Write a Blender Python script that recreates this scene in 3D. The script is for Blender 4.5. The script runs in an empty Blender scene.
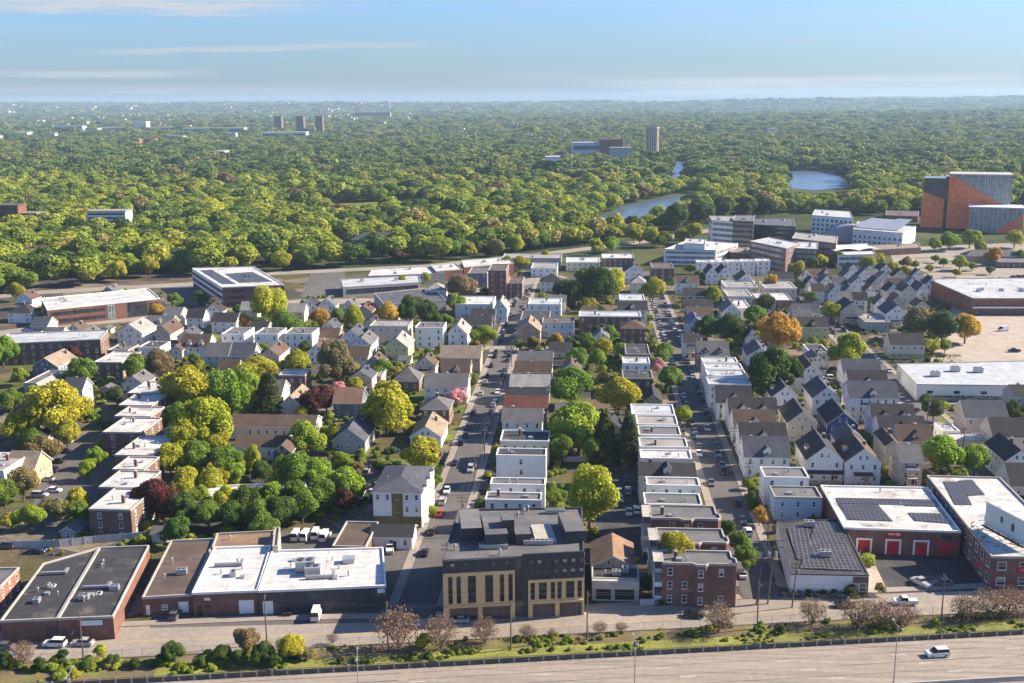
HAZE_D, SKY, SUN, EXPO, CLOUD, SKYTINT, HORIZ = 5.0e-5, .074, 5.0, 1.45, (3.3, 3.35, 3.45, 1), (.54, .73, 1.06, 1), .50
import bpy, math, random
from mathutils import Matrix, Vector, Euler
rnd = random.Random(7)
scene = bpy.context.scene
COL = scene.collection
# ------------------------------------------------------------------ camera geometry (metres; X across the streets, Y along them)
F = 1080.0; H = 110.0; CX = 512.0; CY = 341.5
PITCH = math.atan((CY - 104) / F); ROLL = math.radians(-0.4); YAW = math.radians(4.05)
fw = Vector((-math.sin(YAW) * math.cos(PITCH), math.cos(YAW) * math.cos(PITCH), -math.sin(PITCH)))
_r = Vector((math.cos(YAW), math.sin(YAW), 0)); _u = _r.cross(fw)
RV = math.cos(ROLL) * _r + math.sin(ROLL) * _u
UV = math.cos(ROLL) * _u - math.sin(ROLL) * _r
def P(px, py, z=0.0):
    """where the sight line of a photo point meets the level z: how the survey of the place was taken"""
    d = fw + RV * ((px - CX) / F) + UV * ((CY - py) / F)
    t = (z - H) / d.z
    return Vector((d.x * t, d.y * t, z))
def proj(x, y, z=0.0):
    v = Vector((x, y, z - H)); dz = v.dot(fw)
    return CX + F * v.dot(RV) / dz, CY - F * v.dot(UV) / dz
def ppm(y): return F * math.cos(PITCH) / max(y, 50)

# ------------------------------------------------------------------ materials
def lin(c): return tuple((v / 12.92 if v <= .04045 else ((v + .055) / 1.055) ** 2.4) for v in c)
MATS = {}
def new_mat(name):
    m = bpy.data.materials.new(name); m.use_nodes = True
    nt = m.node_tree; nt.nodes.clear()
    out = nt.nodes.new('ShaderNodeOutputMaterial'); b = nt.nodes.new('ShaderNodeBsdfPrincipled')
    nt.links.new(b.outputs[0], out.inputs[0])
    MATS[name] = m
    return m, nt, b
def N(nt, t, **kw):
    n = nt.nodes.new('ShaderNode' + t)
    for k, v in kw.items():
        if k.startswith('i_'):
            key = k[2:]; key = int(key) if key.isdigit() else key.replace('_', ' ')
            n.inputs[key].default_value = v
        else: setattr(n, k, v)
    return n
def coords(nt, scale=1.0, rand=True):
    tc = N(nt, 'TexCoord'); oi = N(nt, 'ObjectInfo')
    add = N(nt, 'VectorMath', operation='ADD'); mul = N(nt, 'Math', operation='MULTIPLY'); mul.inputs[1].default_value = 97.0 if rand else 0
    nt.links.new(oi.outputs['Random'], mul.inputs[0]); nt.links.new(tc.outputs['Object'], add.inputs[0]); nt.links.new(mul.outputs[0], add.inputs[1])
    return add.outputs[0], oi
def noise_range(nt, vec, scale, lo, hi, detail=4, rough=.6, a=.3, b=.7):
    n = N(nt, 'TexNoise', i_Scale=scale, i_Detail=detail, i_Roughness=rough); nt.links.new(vec, n.inputs['Vector'])
    r = N(nt, 'MapRange'); r.inputs[1].default_value = a; r.inputs[2].default_value = b; r.inputs[3].default_value = lo; r.inputs[4].default_value = hi
    nt.links.new(n.outputs[0], r.inputs[0]); return r.outputs[0]
def mulc(nt, col, fac):
    m = N(nt, 'VectorMath', operation='SCALE'); nt.links.new(col, m.inputs[0]); nt.links.new(fac, m.inputs['Scale']); return m.outputs[0]
def mixc(nt, fac, a, b):
    m = N(nt, 'Mix', data_type='RGBA')
    for s, v in ((m.inputs[0], fac), (m.inputs[6], a), (m.inputs[7], b)):
        if isinstance(v, (int, float)): s.default_value = v
        elif isinstance(v, tuple): s.default_value = (*v, 1) if len(v) == 3 else v
        else: nt.links.new(v, s)
    return m.outputs[2]
def bump(nt, b, h, strength=.3, dist=.05):
    bp = N(nt, 'Bump'); bp.inputs['Strength'].default_value = strength; bp.inputs['Distance'].default_value = dist
    nt.links.new(h, bp.inputs['Height']); nt.links.new(bp.outputs[0], b.inputs['Normal'])
def surface(name, color=None, rough=.8, s1=.25, a1=.12, s2=3.0, a2=.12, stain=None, spec=.3, metal=0, bumpy=0):
    """plain weathered surface; colour None means the object's own colour"""
    m, nt, b = new_mat(name); vec, oi = coords(nt)
    if color is None: c = oi.outputs['Color']
    else:
        rgb = N(nt, 'RGB'); rgb.outputs[0].default_value = (*color, 1); c = rgb.outputs[0]
    c = mulc(nt, c, noise_range(nt, vec, s1, 1 - a1, 1 + a1)); f2 = noise_range(nt, vec, s2, 1 - a2, 1 + a2); c = mulc(nt, c, f2)
    if stain:
        f = noise_range(nt, vec, stain[1], 0, stain[2], 6, .65, .52, .72); c = mixc(nt, f, c, stain[0])
    nt.links.new(c, b.inputs['Base Color']); b.inputs['Roughness'].default_value = rough
    b.inputs['Specular IOR Level'].default_value = spec; b.inputs['Metallic'].default_value = metal
    if bumpy: bump(nt, b, f2, bumpy)
    return m
surface('siding', None, .75, .35, .08, 2.2, .07, ((.25, .22, .19), .35, .3))
surface('trim', (.72, .71, .68), .6, .5, .06, 3, .06)
surface('dark_trim', (.06, .06, .065), .6)
surface('shingle', None, .9, .3, .22, 2.5, .22, ((.09, .085, .075), .5, .35), bumpy=.4)
def membrane():
    m, nt, b = new_mat('membrane'); vec, oi = coords(nt, rand=False); br = N(nt, 'TexBrick', offset=.37, i_Scale=1.0); br.inputs['Brick Width'].default_value = 5.2; br.inputs['Row Height'].default_value = 1.9; br.inputs['Mortar Size'].default_value = .035
    br.inputs['Color1'].default_value = (1.08, 1.07, 1.05, 1); br.inputs['Color2'].default_value = (.84, .83, .82, 1); br.inputs['Mortar'].default_value = (.55, .53, .5, 1); nt.links.new(vec, br.inputs['Vector'])
    v2, _ = coords(nt); mm_ = N(nt, 'Mix', data_type='RGBA', blend_type='MULTIPLY'); mm_.inputs[0].default_value = 1; nt.links.new(oi.outputs['Color'], mm_.inputs[6]); nt.links.new(br.outputs[0], mm_.inputs[7])
    c = mulc(nt, mm_.outputs[2], noise_range(nt, v2, .13, .8, 1.2)); c = mulc(nt, c, noise_range(nt, v2, 1.1, .86, 1.14))
    c = mixc(nt, noise_range(nt, v2, .2, 0, .8, 7, .68, .54, .70), c, (.12, .10, .085)); c = mixc(nt, noise_range(nt, v2, .11, 0, .55, 4, .5, .60, .72), c, (.20, .145, .10))
    nt.links.new(c, b.inputs['Base Color']); b.inputs['Roughness'].default_value = .8
membrane()
surface('concrete', (.36, .34, .31), .9, .2, .15, 2, .12, ((.15, .14, .12), .5, .5))
surface('metal', (.42, .43, .44), .45, 1, .1, 3, .1, metal=.6)
surface('dark_metal', (.05, .05, .055), .5, .4, .15, 3, .1)
surface('galvanized', (.32, .32, .33), .5, 1, .1, 3, .1, metal=.5)
surface('wood_pole', (.12, .085, .06), .9, 2, .2, 9, .2)
surface('deck_wood', (.33, .25, .18), .9, 1, .15, 5, .15)
surface('bark', (.10, .08, .065), .95, 2, .2, 9, .25)
surface('car_paint', None, .3, .5, .03, 3, .03, spec=.6)
surface('rubber', (.02, .02, .02), .9)
surface('tail_red', (.45, .02, .02), .4)
surface('white_line', (.42, .39, .35), .8, .5, .2, 3, .25)
surface('yellow_line', (.38, .29, .12), .8, .5, .2, 3, .25)
surface('red_paint', (.42, .02, .03), .55, .6, .1, 3, .1)
surface('tan_panel', (.68, .455, .215), .7, .3, .07, 1.2, .08)
surface('terracotta', (.42, .12, .05), .75, .08, .15, .4, .15)
surface('asphalt', (.098, .092, .088), .95, .08, .2, 1.3, .2, ((.055, .052, .05), .16, .7), bumpy=.2)
surface('fresh_asphalt', (.045, .045, .048), .95, .1, .2, 1.5, .2, ((.10, .095, .09), .2, .5))
surface('pale_asphalt', (.245, .215, .185), .95, .06, .14, 1.0, .14, ((.14, .12, .10), .12, .55))
def highway():
    m, nt, b = new_mat('highway_paving'); tc = N(nt, 'TexCoord'); mp = N(nt, 'Mapping'); mp.inputs['Rotation'].default_value = (0, 0, -.165); mp.inputs['Scale'].default_value = (.02, .75, 1); nt.links.new(tc.outputs['Object'], mp.inputs[0])
    c = mixc(nt, noise_range(nt, mp.outputs[0], 1.0, 0, 1, 4, .6, .35, .65), (.275, .235, .195), (.19, .165, .14)); c = mulc(nt, c, noise_range(nt, tc.outputs['Object'], .7, .88, 1.12)); c = mixc(nt, noise_range(nt, tc.outputs['Object'], .09, 0, .5, 6, .65, .55, .7), c, (.16, .135, .115))
    nt.links.new(c, b.inputs['Base Color']); b.inputs['Roughness'].default_value = .95
highway()
surface('sidewalk_concrete', (.25, .22, .195), .95, .1, .12, 1.5, .12, ((.16, .14, .12), .3, .4))
surface('sand', (.33, .28, .235), .95, .15, .15, 1.5, .15)
surface('lawn_grass', (.10, .125, .02), .95, .12, .25, 2, .35, ((.16, .13, .05), .2, .6), bumpy=.6)
surface('bank_earth', (.13, .10, .055), .95, .15, .25, 2, .3, ((.17, .20, .02), .10, 1.0), bumpy=.6)
surface('bank_grass', (.165, .175, .035), .95, .2, .3, 2, .35, ((.13, .10, .04), .18, .9), bumpy=.6)
surface('dark_concrete', (.10, .092, .085), .9, .2, .2, 2, .2)
m, nt, b = new_mat('glass'); b.inputs['Base Color'].default_value = (.018, .024, .032, 1); b.inputs['Roughness'].default_value = .08; b.inputs['Specular IOR Level'].default_value = .6
surface('blind', (.34, .33, .30), .6)
surface('curtain', (.13, .125, .12), .5)
m, nt, b = new_mat('car_glass'); b.inputs['Base Color'].default_value = (.012, .014, .018, 1); b.inputs['Roughness'].default_value = .1; b.inputs['Specular IOR Level'].default_value = .5
m, nt, b = new_mat('lamp_glass'); b.inputs['Base Color'].default_value = (.7, .7, .68, 1); b.inputs['Roughness'].default_value = .2
def gridmat(name, base, line, bw, bh, ms, rough=.5, col2=None, spec=.4, offset=0.0):
    """courses of bricks, panes or panels in the object's own metres; base None means the object's colour"""
    m, nt, b = new_mat(name); vec, oi = coords(nt, rand=False)
    geo = N(nt, 'NewGeometry')
    br = N(nt, 'TexBrick', offset=offset, i_Scale=1.0); br.inputs['Brick Width'].default_value = bw; br.inputs['Row Height'].default_value = bh
    br.inputs['Mortar Size'].default_value = ms; br.inputs['Mortar Smooth'].default_value = .1
    tc = N(nt, 'TexCoord'); sep = N(nt, 'SeparateXYZ'); nt.links.new(tc.outputs['Object'], sep.inputs[0])
    sn = N(nt, 'SeparateXYZ'); nt.links.new(tc.outputs['Normal'], sn.inputs[0])
    ab = N(nt, 'Math', operation='ABSOLUTE'); nt.links.new(sn.outputs[2], ab.inputs[0]); gt = N(nt, 'Math', operation='GREATER_THAN'); gt.inputs[1].default_value = .5; nt.links.new(ab.outputs[0], gt.inputs[0])
    ax = N(nt, 'Math', operation='ABSOLUTE'); nt.links.new(sn.outputs[0], ax.inputs[0]); gx = N(nt, 'Math', operation='GREATER_THAN'); gx.inputs[1].default_value = .7; nt.links.new(ax.outputs[0], gx.inputs[0])
    u = N(nt, 'Mix', data_type='FLOAT'); nt.links.new(gx.outputs[0], u.inputs[0]); nt.links.new(sep.outputs[0], u.inputs[2]); nt.links.new(sep.outputs[1], u.inputs[3])
    v = N(nt, 'Mix', data_type='FLOAT'); nt.links.new(gt.outputs[0], v.inputs[0]); nt.links.new(sep.outputs[2], v.inputs[2]); nt.links.new(sep.outputs[1], v.inputs[3])
    cb = N(nt, 'CombineXYZ'); nt.links.new(u.outputs[0], cb.inputs[0]); nt.links.new(v.outputs[0], cb.inputs[1]); nt.links.new(cb.outputs[0], br.inputs['Vector'])
    fmix = noise_range(nt, vec, .3, .8, 1.2)
    if base is None:
        c1 = oi.outputs['Color']; c2 = mulc(nt, c1, noise_range(nt, vec, 1.5, .75, 1.15))
        nt.links.new(c1, br.inputs['Color1']); nt.links.new(c2, br.inputs['Color2'])
    else:
        br.inputs['Color1'].default_value = (*base, 1); br.inputs['Color2'].default_value = (*(col2 or base), 1)
    br.inputs['Mortar'].default_value = (*line, 1)
    nt.links.new(mulc(nt, br.outputs[0], fmix), b.inputs['Base Color']); b.inputs['Roughness'].default_value = rough; b.inputs['Specular IOR Level'].default_value = spec
    return m
gridmat('brick', None, (.19, .16, .14), .45, .16, .018, .9, offset=.5, spec=.2)
gridmat('solar', (.030, .028, .032), (.24, .23, .22), 1.05, 1.75, .035, .4, (.04, .036, .04), .25)
gridmat('solar_fine', (.034, .030, .030), (.24, .22, .20), 1.05, 1.75, .045, .4, (.045, .04, .04), .25)
gridmat('curtain_glass', (.09, .12, .145), (.38, .40, .42), 1.6, 3.6, .14, .15, (.24, .27, .30), .6)
gridmat('dark_curtain', (.02, .024, .032), (.05, .05, .055), 1.4, 3.0, .1, .15, (.05, .055, .07), .6)
gridmat('seam_membrane', None, (.20, .19, .18), 60, 3.0, .06, .8, spec=.3)
gridmat('corrugated', None, (.13, .13, .14), .35, 30, .06, .6, spec=.3)
gridmat('terracotta_panel', (.74, .175, .05), (.34, .08, .03), 3.0, 1.6, .10, .7, (.80, .23, .07), offset=.5)
gridmat('fence_board', None, (.06, .05, .04), .3, 20, .03, .9, spec=.2)
# foliage: colour of the object, lighter and darker leaf by leaf
def leafmat(name, ramp=None):
    m, nt, b = new_mat(name); geo = N(nt, 'NewGeometry'); oi = N(nt, 'ObjectInfo')
    if ramp:
        cr = N(nt, 'ValToRGB'); cr.color_ramp.interpolation = 'LINEAR'; el = cr.color_ramp.elements
        while len(el) < len(ramp): el.new(.5)
        for e, (p, c) in zip(el, ramp): e.position = p; e.color = (*c, 1)
        sc1 = N(nt, 'Math', operation='MULTIPLY'); sc1.inputs[1].default_value = .52; nt.links.new(oi.outputs['Random'], sc1.inputs[0])
        ln = noise_range(nt, oi.outputs['Location'], .011, 0, .48, 3, .6, .36, .64); ad = N(nt, 'Math', operation='ADD'); nt.links.new(sc1.outputs[0], ad.inputs[0]); nt.links.new(ln, ad.inputs[1])
        nt.links.new(ad.outputs[0], cr.inputs[0]); c = cr.outputs[0]
    else: c = oi.outputs['Color']
    r = N(nt, 'MapRange'); r.inputs[3].default_value = .62; r.inputs[4].default_value = 1.4; nt.links.new(geo.outputs['Random Per Island'], r.inputs[0])
    c = mulc(nt, c, r.outputs[0])
    tc = N(nt, 'TexCoord')
    c = mulc(nt, c, noise_range(nt, tc.outputs['Object'], 2.3, .8, 1.22, 2))
    b.inputs['Roughness'].default_value = .6; b.inputs['Specular IOR Level'].default_value = .2
    nt.links.new(c, b.inputs['Base Color'])
    tr = N(nt, 'BsdfTranslucent'); nt.links.new(c, tr.inputs[0]); mx = N(nt, 'MixShader'); mx.inputs[0].default_value = .4
    out = [n for n in nt.nodes if n.type == 'OUTPUT_MATERIAL'][0]
    nt.links.new(b.outputs[0], mx.inputs[1]); nt.links.new(tr.outputs[0], mx.inputs[2]); nt.links.new(mx.outputs[0], out.inputs[0])
    return m
leafmat('leaf')
G1 = (.050, .088, .016)
leafmat('forest_leaf', [(0, (.045, .085, .018)), (.22, (.09, .15, .024)), (.40, (.20, .26, .03)), (.58, (.27, .335, .035)), (.80, (.38, .375, .04)), (.87, (.30, .25, .09)), (.93, (.16, .10, .06)), (1, (.10, .06, .045))])
leafmat('far_leaf', [(0, (.045, .08, .022)), (.3, (.085, .14, .03)), (.55, (.15, .215, .04)), (.8, (.25, .275, .05)), (1, (.22, .17, .09))])
def M(*names): return [MATS[n] for n in names]

# ------------------------------------------------------------------ mesh building
class MB:
    def __init__(s): s.v = []; s.f = []; s.m = []
    def face(s, pts, m=0):
        i = len(s.v); s.v += [tuple(p) for p in pts]; s.f.append(tuple(range(i, i + len(pts)))); s.m.append(m)
    def box(s, x0, y0, z0, x1, y1, z1, m=0, top=None, bottom=True):
        i = len(s.v); s.v += [(x0, y0, z0), (x1, y0, z0), (x1, y1, z0), (x0, y1, z0), (x0, y0, z1), (x1, y0, z1), (x1, y1, z1), (x0, y1, z1)]
        fs = [(0, 1, 5, 4), (1, 2, 6, 5), (2, 3, 7, 6), (3, 0, 4, 7), (4, 5, 6, 7)] + ([(3, 2, 1, 0)] if bottom else [])
        for k, f in enumerate(fs): s.f.append(tuple(i + a for a in f)); s.m.append(top if (k == 4 and top is not None) else m)
    def prism(s, poly, z0, z1, m=0, top=None, bottom=False, cap=True):
        n = len(poly); i = len(s.v); s.v += [(x, y, z0) for x, y in poly] + [(x, y, z1) for x, y in poly]
        for k in range(n): s.f.append((i + k, i + (k + 1) % n, i + n + (k + 1) % n, i + n + k)); s.m.append(m)
        if cap: s.f.append(tuple(i + n + k for k in range(n))); s.m.append(m if top is None else top)
        if bottom: s.f.append(tuple(i + k for k in reversed(range(n)))); s.m.append(m)
    def ring(s, po, pi, z0, z1, m=0):
        n = len(po); i = len(s.v)
        s.v += [(x, y, z0) for x, y in po] + [(x, y, z1) for x, y in po] + [(x, y, z1) for x, y in pi] + [(x, y, z0) for x, y in pi]
        for k in range(n):
            j = (k + 1) % n
            for a, b in ((0, n), (n, 2 * n), (2 * n, 3 * n), (3 * n, 0)): s.f.append((i + a + k, i + a + j, i + b + j, i + b + k)); s.m.append(m)
    def tube(s, p, q, r0, r1=None, n=6, m=0, cap=True):
        r1 = r0 if r1 is None else r1; p = Vector(p); q = Vector(q); d = (q - p)
        if d.length < 1e-6: return
        d.normalize(); a = d.cross(Vector((0, 0, 1)) if abs(d.z) < .95 else Vector((1, 0, 0))).normalized(); b = d.cross(a)
        i = len(s.v)
        for c, r in ((p, r0), (q, r1)):
            for k in range(n):
                t = 2 * math.pi * k / n; s.v.append(tuple(c + a * (r * math.cos(t)) + b * (r * math.sin(t))))
        for k in range(n): s.f.append((i + k, i + n + k, i + n + (k + 1) % n, i + (k + 1) % n)); s.m.append(m)
        if cap: s.f.append(tuple(i + n + k for k in reversed(range(n)))); s.m.append(m); s.f.append(tuple(i + k for k in range(n))); s.m.append(m)
    def mesh(s, name, mats, smooth=False):
        me = bpy.data.meshes.new(name); me.from_pydata(s.v, [], s.f)
        for m in mats: me.materials.append(MATS[m] if isinstance(m, str) else m)
        me.polygons.foreach_set('material_index', s.m)
        if smooth: me.polygons.foreach_set('use_smooth', [True] * len(s.f))
        me.update(); return me
def link(name, mesh, parent=None, loc=(0, 0, 0), rz=0.0, color=None, scale=None):
    o = bpy.data.objects.new(name, mesh); COL.objects.link(o); o.location = loc
    if rz: o.rotation_euler = (0, 0, rz)
    if parent is not None: o.parent = parent
    if color is not None: o.color = (*color, 1)
    if scale is not None: o.scale = scale
    return o
def put(name, mb, mats, parent=None, loc=(0, 0, 0), rz=0.0, color=None, smooth=False):
    return link(name, mb.mesh(name, mats, smooth), parent, loc, rz, color)
REG = []       # things whose label is worded from their look and their neighbours
def tag(o, label, cat, group=None, desc=None, pos=None):
    o['category'] = cat
    if label: o['label'] = label
    else: REG.append((o, desc, pos or (o.location.x, o.location.y)))
    if group: o['group'] = group
    return o
def thing(name, label, cat, loc, rz=0.0, group=None, desc=None):
    o = bpy.data.objects.new(name, None); COL.objects.link(o); o.location = loc; o.rotation_euler = (0, 0, rz); o.empty_display_size = .5
    return tag(o, label, cat, group, desc)
def setting(o, kind='structure'): o['kind'] = kind; return o

# ------------------------------------------------------------------ windows, doors and other shared parts
_cache = {}
def window_meshes(w, h, dark=False):
    var = rnd.choice((0, 0, 1, 2)); k = ('win', round(w, 1), round(h, 1), dark, var); w, h = k[1], k[2]
    if k not in _cache:
        fr = MB(); t = .10 if w > .8 else .08; d = .07
        for x0, x1, z0, z1 in ((-w / 2, -w / 2 + t, -h / 2, h / 2), (w / 2 - t, w / 2, -h / 2, h / 2), (-w / 2 + t, w / 2 - t, h / 2 - t, h / 2), (-w / 2 + t, w / 2 - t, -h / 2, -h / 2 + t)):
            fr.box(x0, -d, z0, x1, -.004, z1)
        if h > 1.1: fr.box(-w / 2 + t, -d * .8, -.04, w / 2 - t, -.006, .04)
        fr.box(-w / 2 - .06, -d - .08, -h / 2 - .08, w / 2 + .06, -.004, -h / 2 - .003)
        pn = MB(); pn.box(-w / 2 + t * .5, -.03, -h / 2 + t * .5, w / 2 - t * .5, -.008, h / 2 - t * .5)
        if var: zb = h * (.5 - rnd.uniform(.3, .75)); pn.box(-w / 2 + t, -.034, zb, w / 2 - t, -.031, h / 2 - t, 1)
        f = 'dark_trim' if dark else 'trim'
        both = MB(); both.v = list(fr.v) + list(pn.v); n = len(fr.v); both.f = list(fr.f) + [tuple(i + n for i in q) for q in pn.f]; both.m = [0] * len(fr.f) + [1 + q for q in pn.m]; bl = 'blind' if var == 1 else 'curtain'
        _cache[k] = (pn.mesh('pane', ['glass', bl]), fr.mesh('window_frame', [f]), both.mesh('window', [f, 'glass', bl]))
    return _cache[k]
def window(par, loc, rz, w, h, near, dark=False):
    pn, fr, both = window_meshes(w, h, dark)
    if near:
        o = link('window', pn, par, loc, rz); link('window_frame', fr, o)
    else: link('window', both, par, loc, rz)
def edge_windows(par, a, b, z0, floors, fh, sp, w, h, near, dark=False, skip=0.0, margin=.9, centre=None):
    """a row of windows per floor along the wall from a to b (outside on the right hand)"""
    ax, ay = a; bx, by = b; L = math.hypot(bx - ax, by - ay)
    if L < w + .5: return
    tx, ty = (bx - ax) / L, (by - ay) / L; nx, ny = ty, -tx
    n = max(1, int((L - 2 * margin + sp * .3) / sp)); rz = math.atan2(ty, tx)
    for f in range(floors):
        for k in range(n):
            if rnd.random() < skip: continue
            u = L * (k + .5) / n
            window(par, (ax + tx * u + nx * .005, ay + ty * u + ny * .005, z0 + f * fh), rz, w, h, near, dark)
def faces_cam(x, y, a, b, rz):
    mx, my = (a[0] + b[0]) / 2, (a[1] + b[1]) / 2; nx, ny = b[1] - a[1], a[0] - b[0]; l = math.hypot(nx, ny) or 1
    c, s = math.cos(rz), math.sin(rz); wx, wy = x + mx * c - my * s, y + mx * s + my * c; wnx, wny = (nx * c - ny * s) / l, (nx * s + ny * c) / l
    d = math.hypot(wx, wy); return (-wx * wnx - wy * wny) / d > -.08
def ac_mesh(kind):
    if kind not in _cache:
        m = MB()
        if kind == 'ac':
            m.box(-1.1, -.8, .15, 1.1, .8, 1.3); m.box(-1.0, -.7, 0, 1.0, .7, .15, 1)
            for x in (-.5, .5): m.tube((x, 0, 1.3), (x, 0, 1.42), .38, n=10, m=1)
        elif kind == 'vent':
            m.tube((0, 0, 0), (0, 0, .9), .16, n=8); m.tube((0, 0, .9), (0, 0, 1.15), .3, .18, n=8)
        elif kind == 'duct':
            m.box(-3.2, -.35, .25, 3.2, .35, .85); m.box(2.5, .36, .25, 3.2, 2.4, .85); m.box(-3.2, -.3, 0, -2.9, .3, .245, 1); m.box(2.7, -.3, 0, 3.0, .3, .245, 1); m.box(-.2, -.3, 0, .1, .3, .245, 1)
        elif kind == 'hatch': m.box(-.6, -.5, 0, .6, .5, .45); m.box(-.66, -.56, .45, .66, .56, .55)
        elif kind == 'chimney':
            m.box(-.4, -.35, 0, .4, .35, 1.9); m.box(-.48, -.43, 1.9, .48, .43, 2.08, 1); m.tube((0, 0, 2.08), (0, 0, 2.4), .14, n=7, m=1)
        elif kind == 'skylight': m.box(-.7, -.5, 0, .7, .5, .22); m.face([(-.6, -.4, .225), (.6, -.4, .225), (.6, .4, .225), (-.6, .4, .225)], 1)
        mats = {'duct': ['galvanized', 'dark_metal'], 'ac': ['metal', 'dark_metal'], 'vent': ['galvanized'], 'hatch': ['metal'], 'chimney': ['brick', 'concrete'], 'skylight': ['trim', 'glass']}[kind]
        _cache[kind] = m.mesh({'ac': 'rooftop_unit', 'vent': 'roof_vent', 'hatch': 'roof_hatch'}.get(kind, kind), mats)
    return _cache[kind]
PARTN = {'duct': 'duct', 'ac': 'rooftop_unit', 'vent': 'roof_vent', 'hatch': 'roof_hatch', 'chimney': 'chimney', 'skylight': 'skylight'}
def fixture(par, kind, loc, rz=0.0, s=1.0, color=(.14, .06, .045)): return link(PARTN[kind], ac_mesh(kind), par, loc, rz, color, (s, s, s))

WALLS = {'white': ((.74, .73, .70), 'white'), 'cream': ((.64, .57, .45), 'cream'), 'beige': ((.52, .44, .34), 'beige'), 'grey': ((.34, .34, .35), 'grey'), 'tan': ((.40, .30, .19), 'tan'),
         'brown': ((.16, .11, .08), 'brown'), 'paleblue': ((.40, .50, .60), 'pale blue'), 'blue': ((.045, .075, .20), 'royal blue'), 'sage': ((.40, .41, .30), 'sage green'), 'lime': ((.42, .45, .24), 'pale green'),
         'slate': ((.12, .15, .19), 'slate blue'), 'dark': ((.055, .055, .06), 'dark'), 'pinkish': ((.52, .42, .36), 'pinkish beige'),
         'brick': ((.17, .062, .045), 'red brick'), 'brownbrick': ((.14, .072, .052), 'brown brick'), 'orangebrick': ((.27, .10, .055), 'orange brick'), 'navy': ((.04, .05, .075), 'navy')}
ROOFS = {'black': ((.028, .028, .032), 'black'), 'grey': ((.105, .105, .11), 'grey'), 'ltgrey': ((.25, .24, .235), 'light grey'), 'brown': ((.085, .058, .043), 'brown'), 'white': ((.46, .46, .455), 'white'),
         'slate': ((.060, .066, .085), 'slate'), 'red': ((.14, .05, .04), 'red'), 'tan': ((.22, .175, .13), 'tan'), 'silver': ((.36, .39, .42), 'silver'), 'blue': ((.06, .08, .14), 'dark blue'), 'rust': ((.20, .125, .08), 'rust')}
def inset(poly, d):
    n = len(poly); out = []
    for k in range(n):
        p0, p1, p2 = Vector(poly[k - 1]), Vector(poly[k]), Vector(poly[(k + 1) % n])
        e1 = (p1 - p0).normalized(); e2 = (p2 - p1).normalized(); n1 = Vector((-e1.y, e1.x)); n2 = Vector((-e2.y, e2.x)); bs = n1 + n2
        den = max(.35, bs.length_squared / 2); out.append(tuple(p1 + bs * (d / den)))
    return out
def is_brick(w): return 'brick' in w
ROOF = {}
def flat(poly, h, wall='white', roof='grey', name='flat_roofed_house', label=None, cat='house', group=None, desc=None, floors=None, win=(1.0, 1.6), sp=2.8, rmat='membrane', par_h=.55, cap=None, fixtures=None, near=None, skip=.06, windows=True, dark=False, z0=None, fh=None, z=0.0):
    """flat-roofed building on a ground polygon (counter-clockwise, world metres)"""
    cx = sum(p[0] for p in poly) / len(poly); cy = sum(p[1] for p in poly) / len(poly)
    a, b = poly[0], poly[1]; rz = math.atan2(b[1] - a[1], b[0] - a[0]); c, s = math.cos(-rz), math.sin(-rz)
    q = [((x - cx) * c - (y - cy) * s, (x - cx) * s + (y - cy) * c) for x, y in poly]
    wc, wn = WALLS[wall]; rc, rn = ROOFS[roof]
    t = thing(name, label, cat, (cx, cy, z), rz, group, desc or f'flat-roofed {wn} house with {rn} roof')
    w = MB(); w.prism(q, 0, h - par_h, cap=False); put('wall', w, ['brick' if is_brick(wall) else 'siding'], t, color=wc)
    pr = MB(); pr.ring(inset(q, -.06), inset(q, .28), h - par_h, h); put('parapet', pr, [cap or ('trim' if wall in ('white', 'cream') else 'concrete')], t)
    rf = MB(); rf.face([(x, y, h - par_h + .12) for x, y in inset(q, .26)]); ro = put('roof', rf, [rmat], t, color=rc); ROOF[t.name] = ro
    near = cy < 330 if near is None else near
    if windows:
        fl = floors or max(1, round((h - .8) / 3.1)); fh = fh or (h - .7) / fl
        for k in range(len(q)):
            e0, e1 = q[k], q[(k + 1) % len(q)]
            if faces_cam(cx, cy, e0, e1, rz): edge_windows(t, e0, e1, z0 or fh * .55, fl, fh, sp if cy < 480 else sp * 1.25, win[0], win[1], near, dark, skip)
    xs = [p[0] for p in q]; ys = [p[1] for p in q]; ins = inset(q, 1.2)
    for kind in (fixtures if fixtures is not None else rnd.choice((('chimney', 'hatch'), ('vent', 'vent', 'hatch'), ('hatch', 'vent'), ('skylight', 'vent', 'vent')))):
        u, v = rnd.uniform(.15, .85), rnd.uniform(.2, .8)
        p = [ins[0][i] * (1 - u) * (1 - v) + ins[1][i] * u * (1 - v) + ins[2][i] * u * v + ins[-1][i] * (1 - u) * v for i in (0, 1)]
        fixture(ro, kind, (p[0], p[1], h - par_h + .125), rnd.choice((0, 1.57)), rnd.uniform(.8, 1.15))
    return t
def rect(xl, xr, yf, yb, h):
    mid = (xl + xr) / 2; y0 = P(mid, yf, h).y; x0 = P(xl, yf, h).x; x1 = P(xr, yf, h).x
    y1 = y0 + yb if yb < 60 else P(mid, yb, h).y
    return x0, x1, y0, min(max(y1, y0 + 4), y0 + 24)
def fh_(xl, xr, yf, yb, h, wall='white', roof='grey', **k):
    x0, x1, y0, y1 = rect(xl, xr, yf, yb, h)
    return flat([(x0, y0), (x1, y0), (x1, y1), (x0, y1)], h, wall, roof, **k)
def quad_px(pts, h): return [tuple(P(x, y, h).xy) for x, y in pts]

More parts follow.
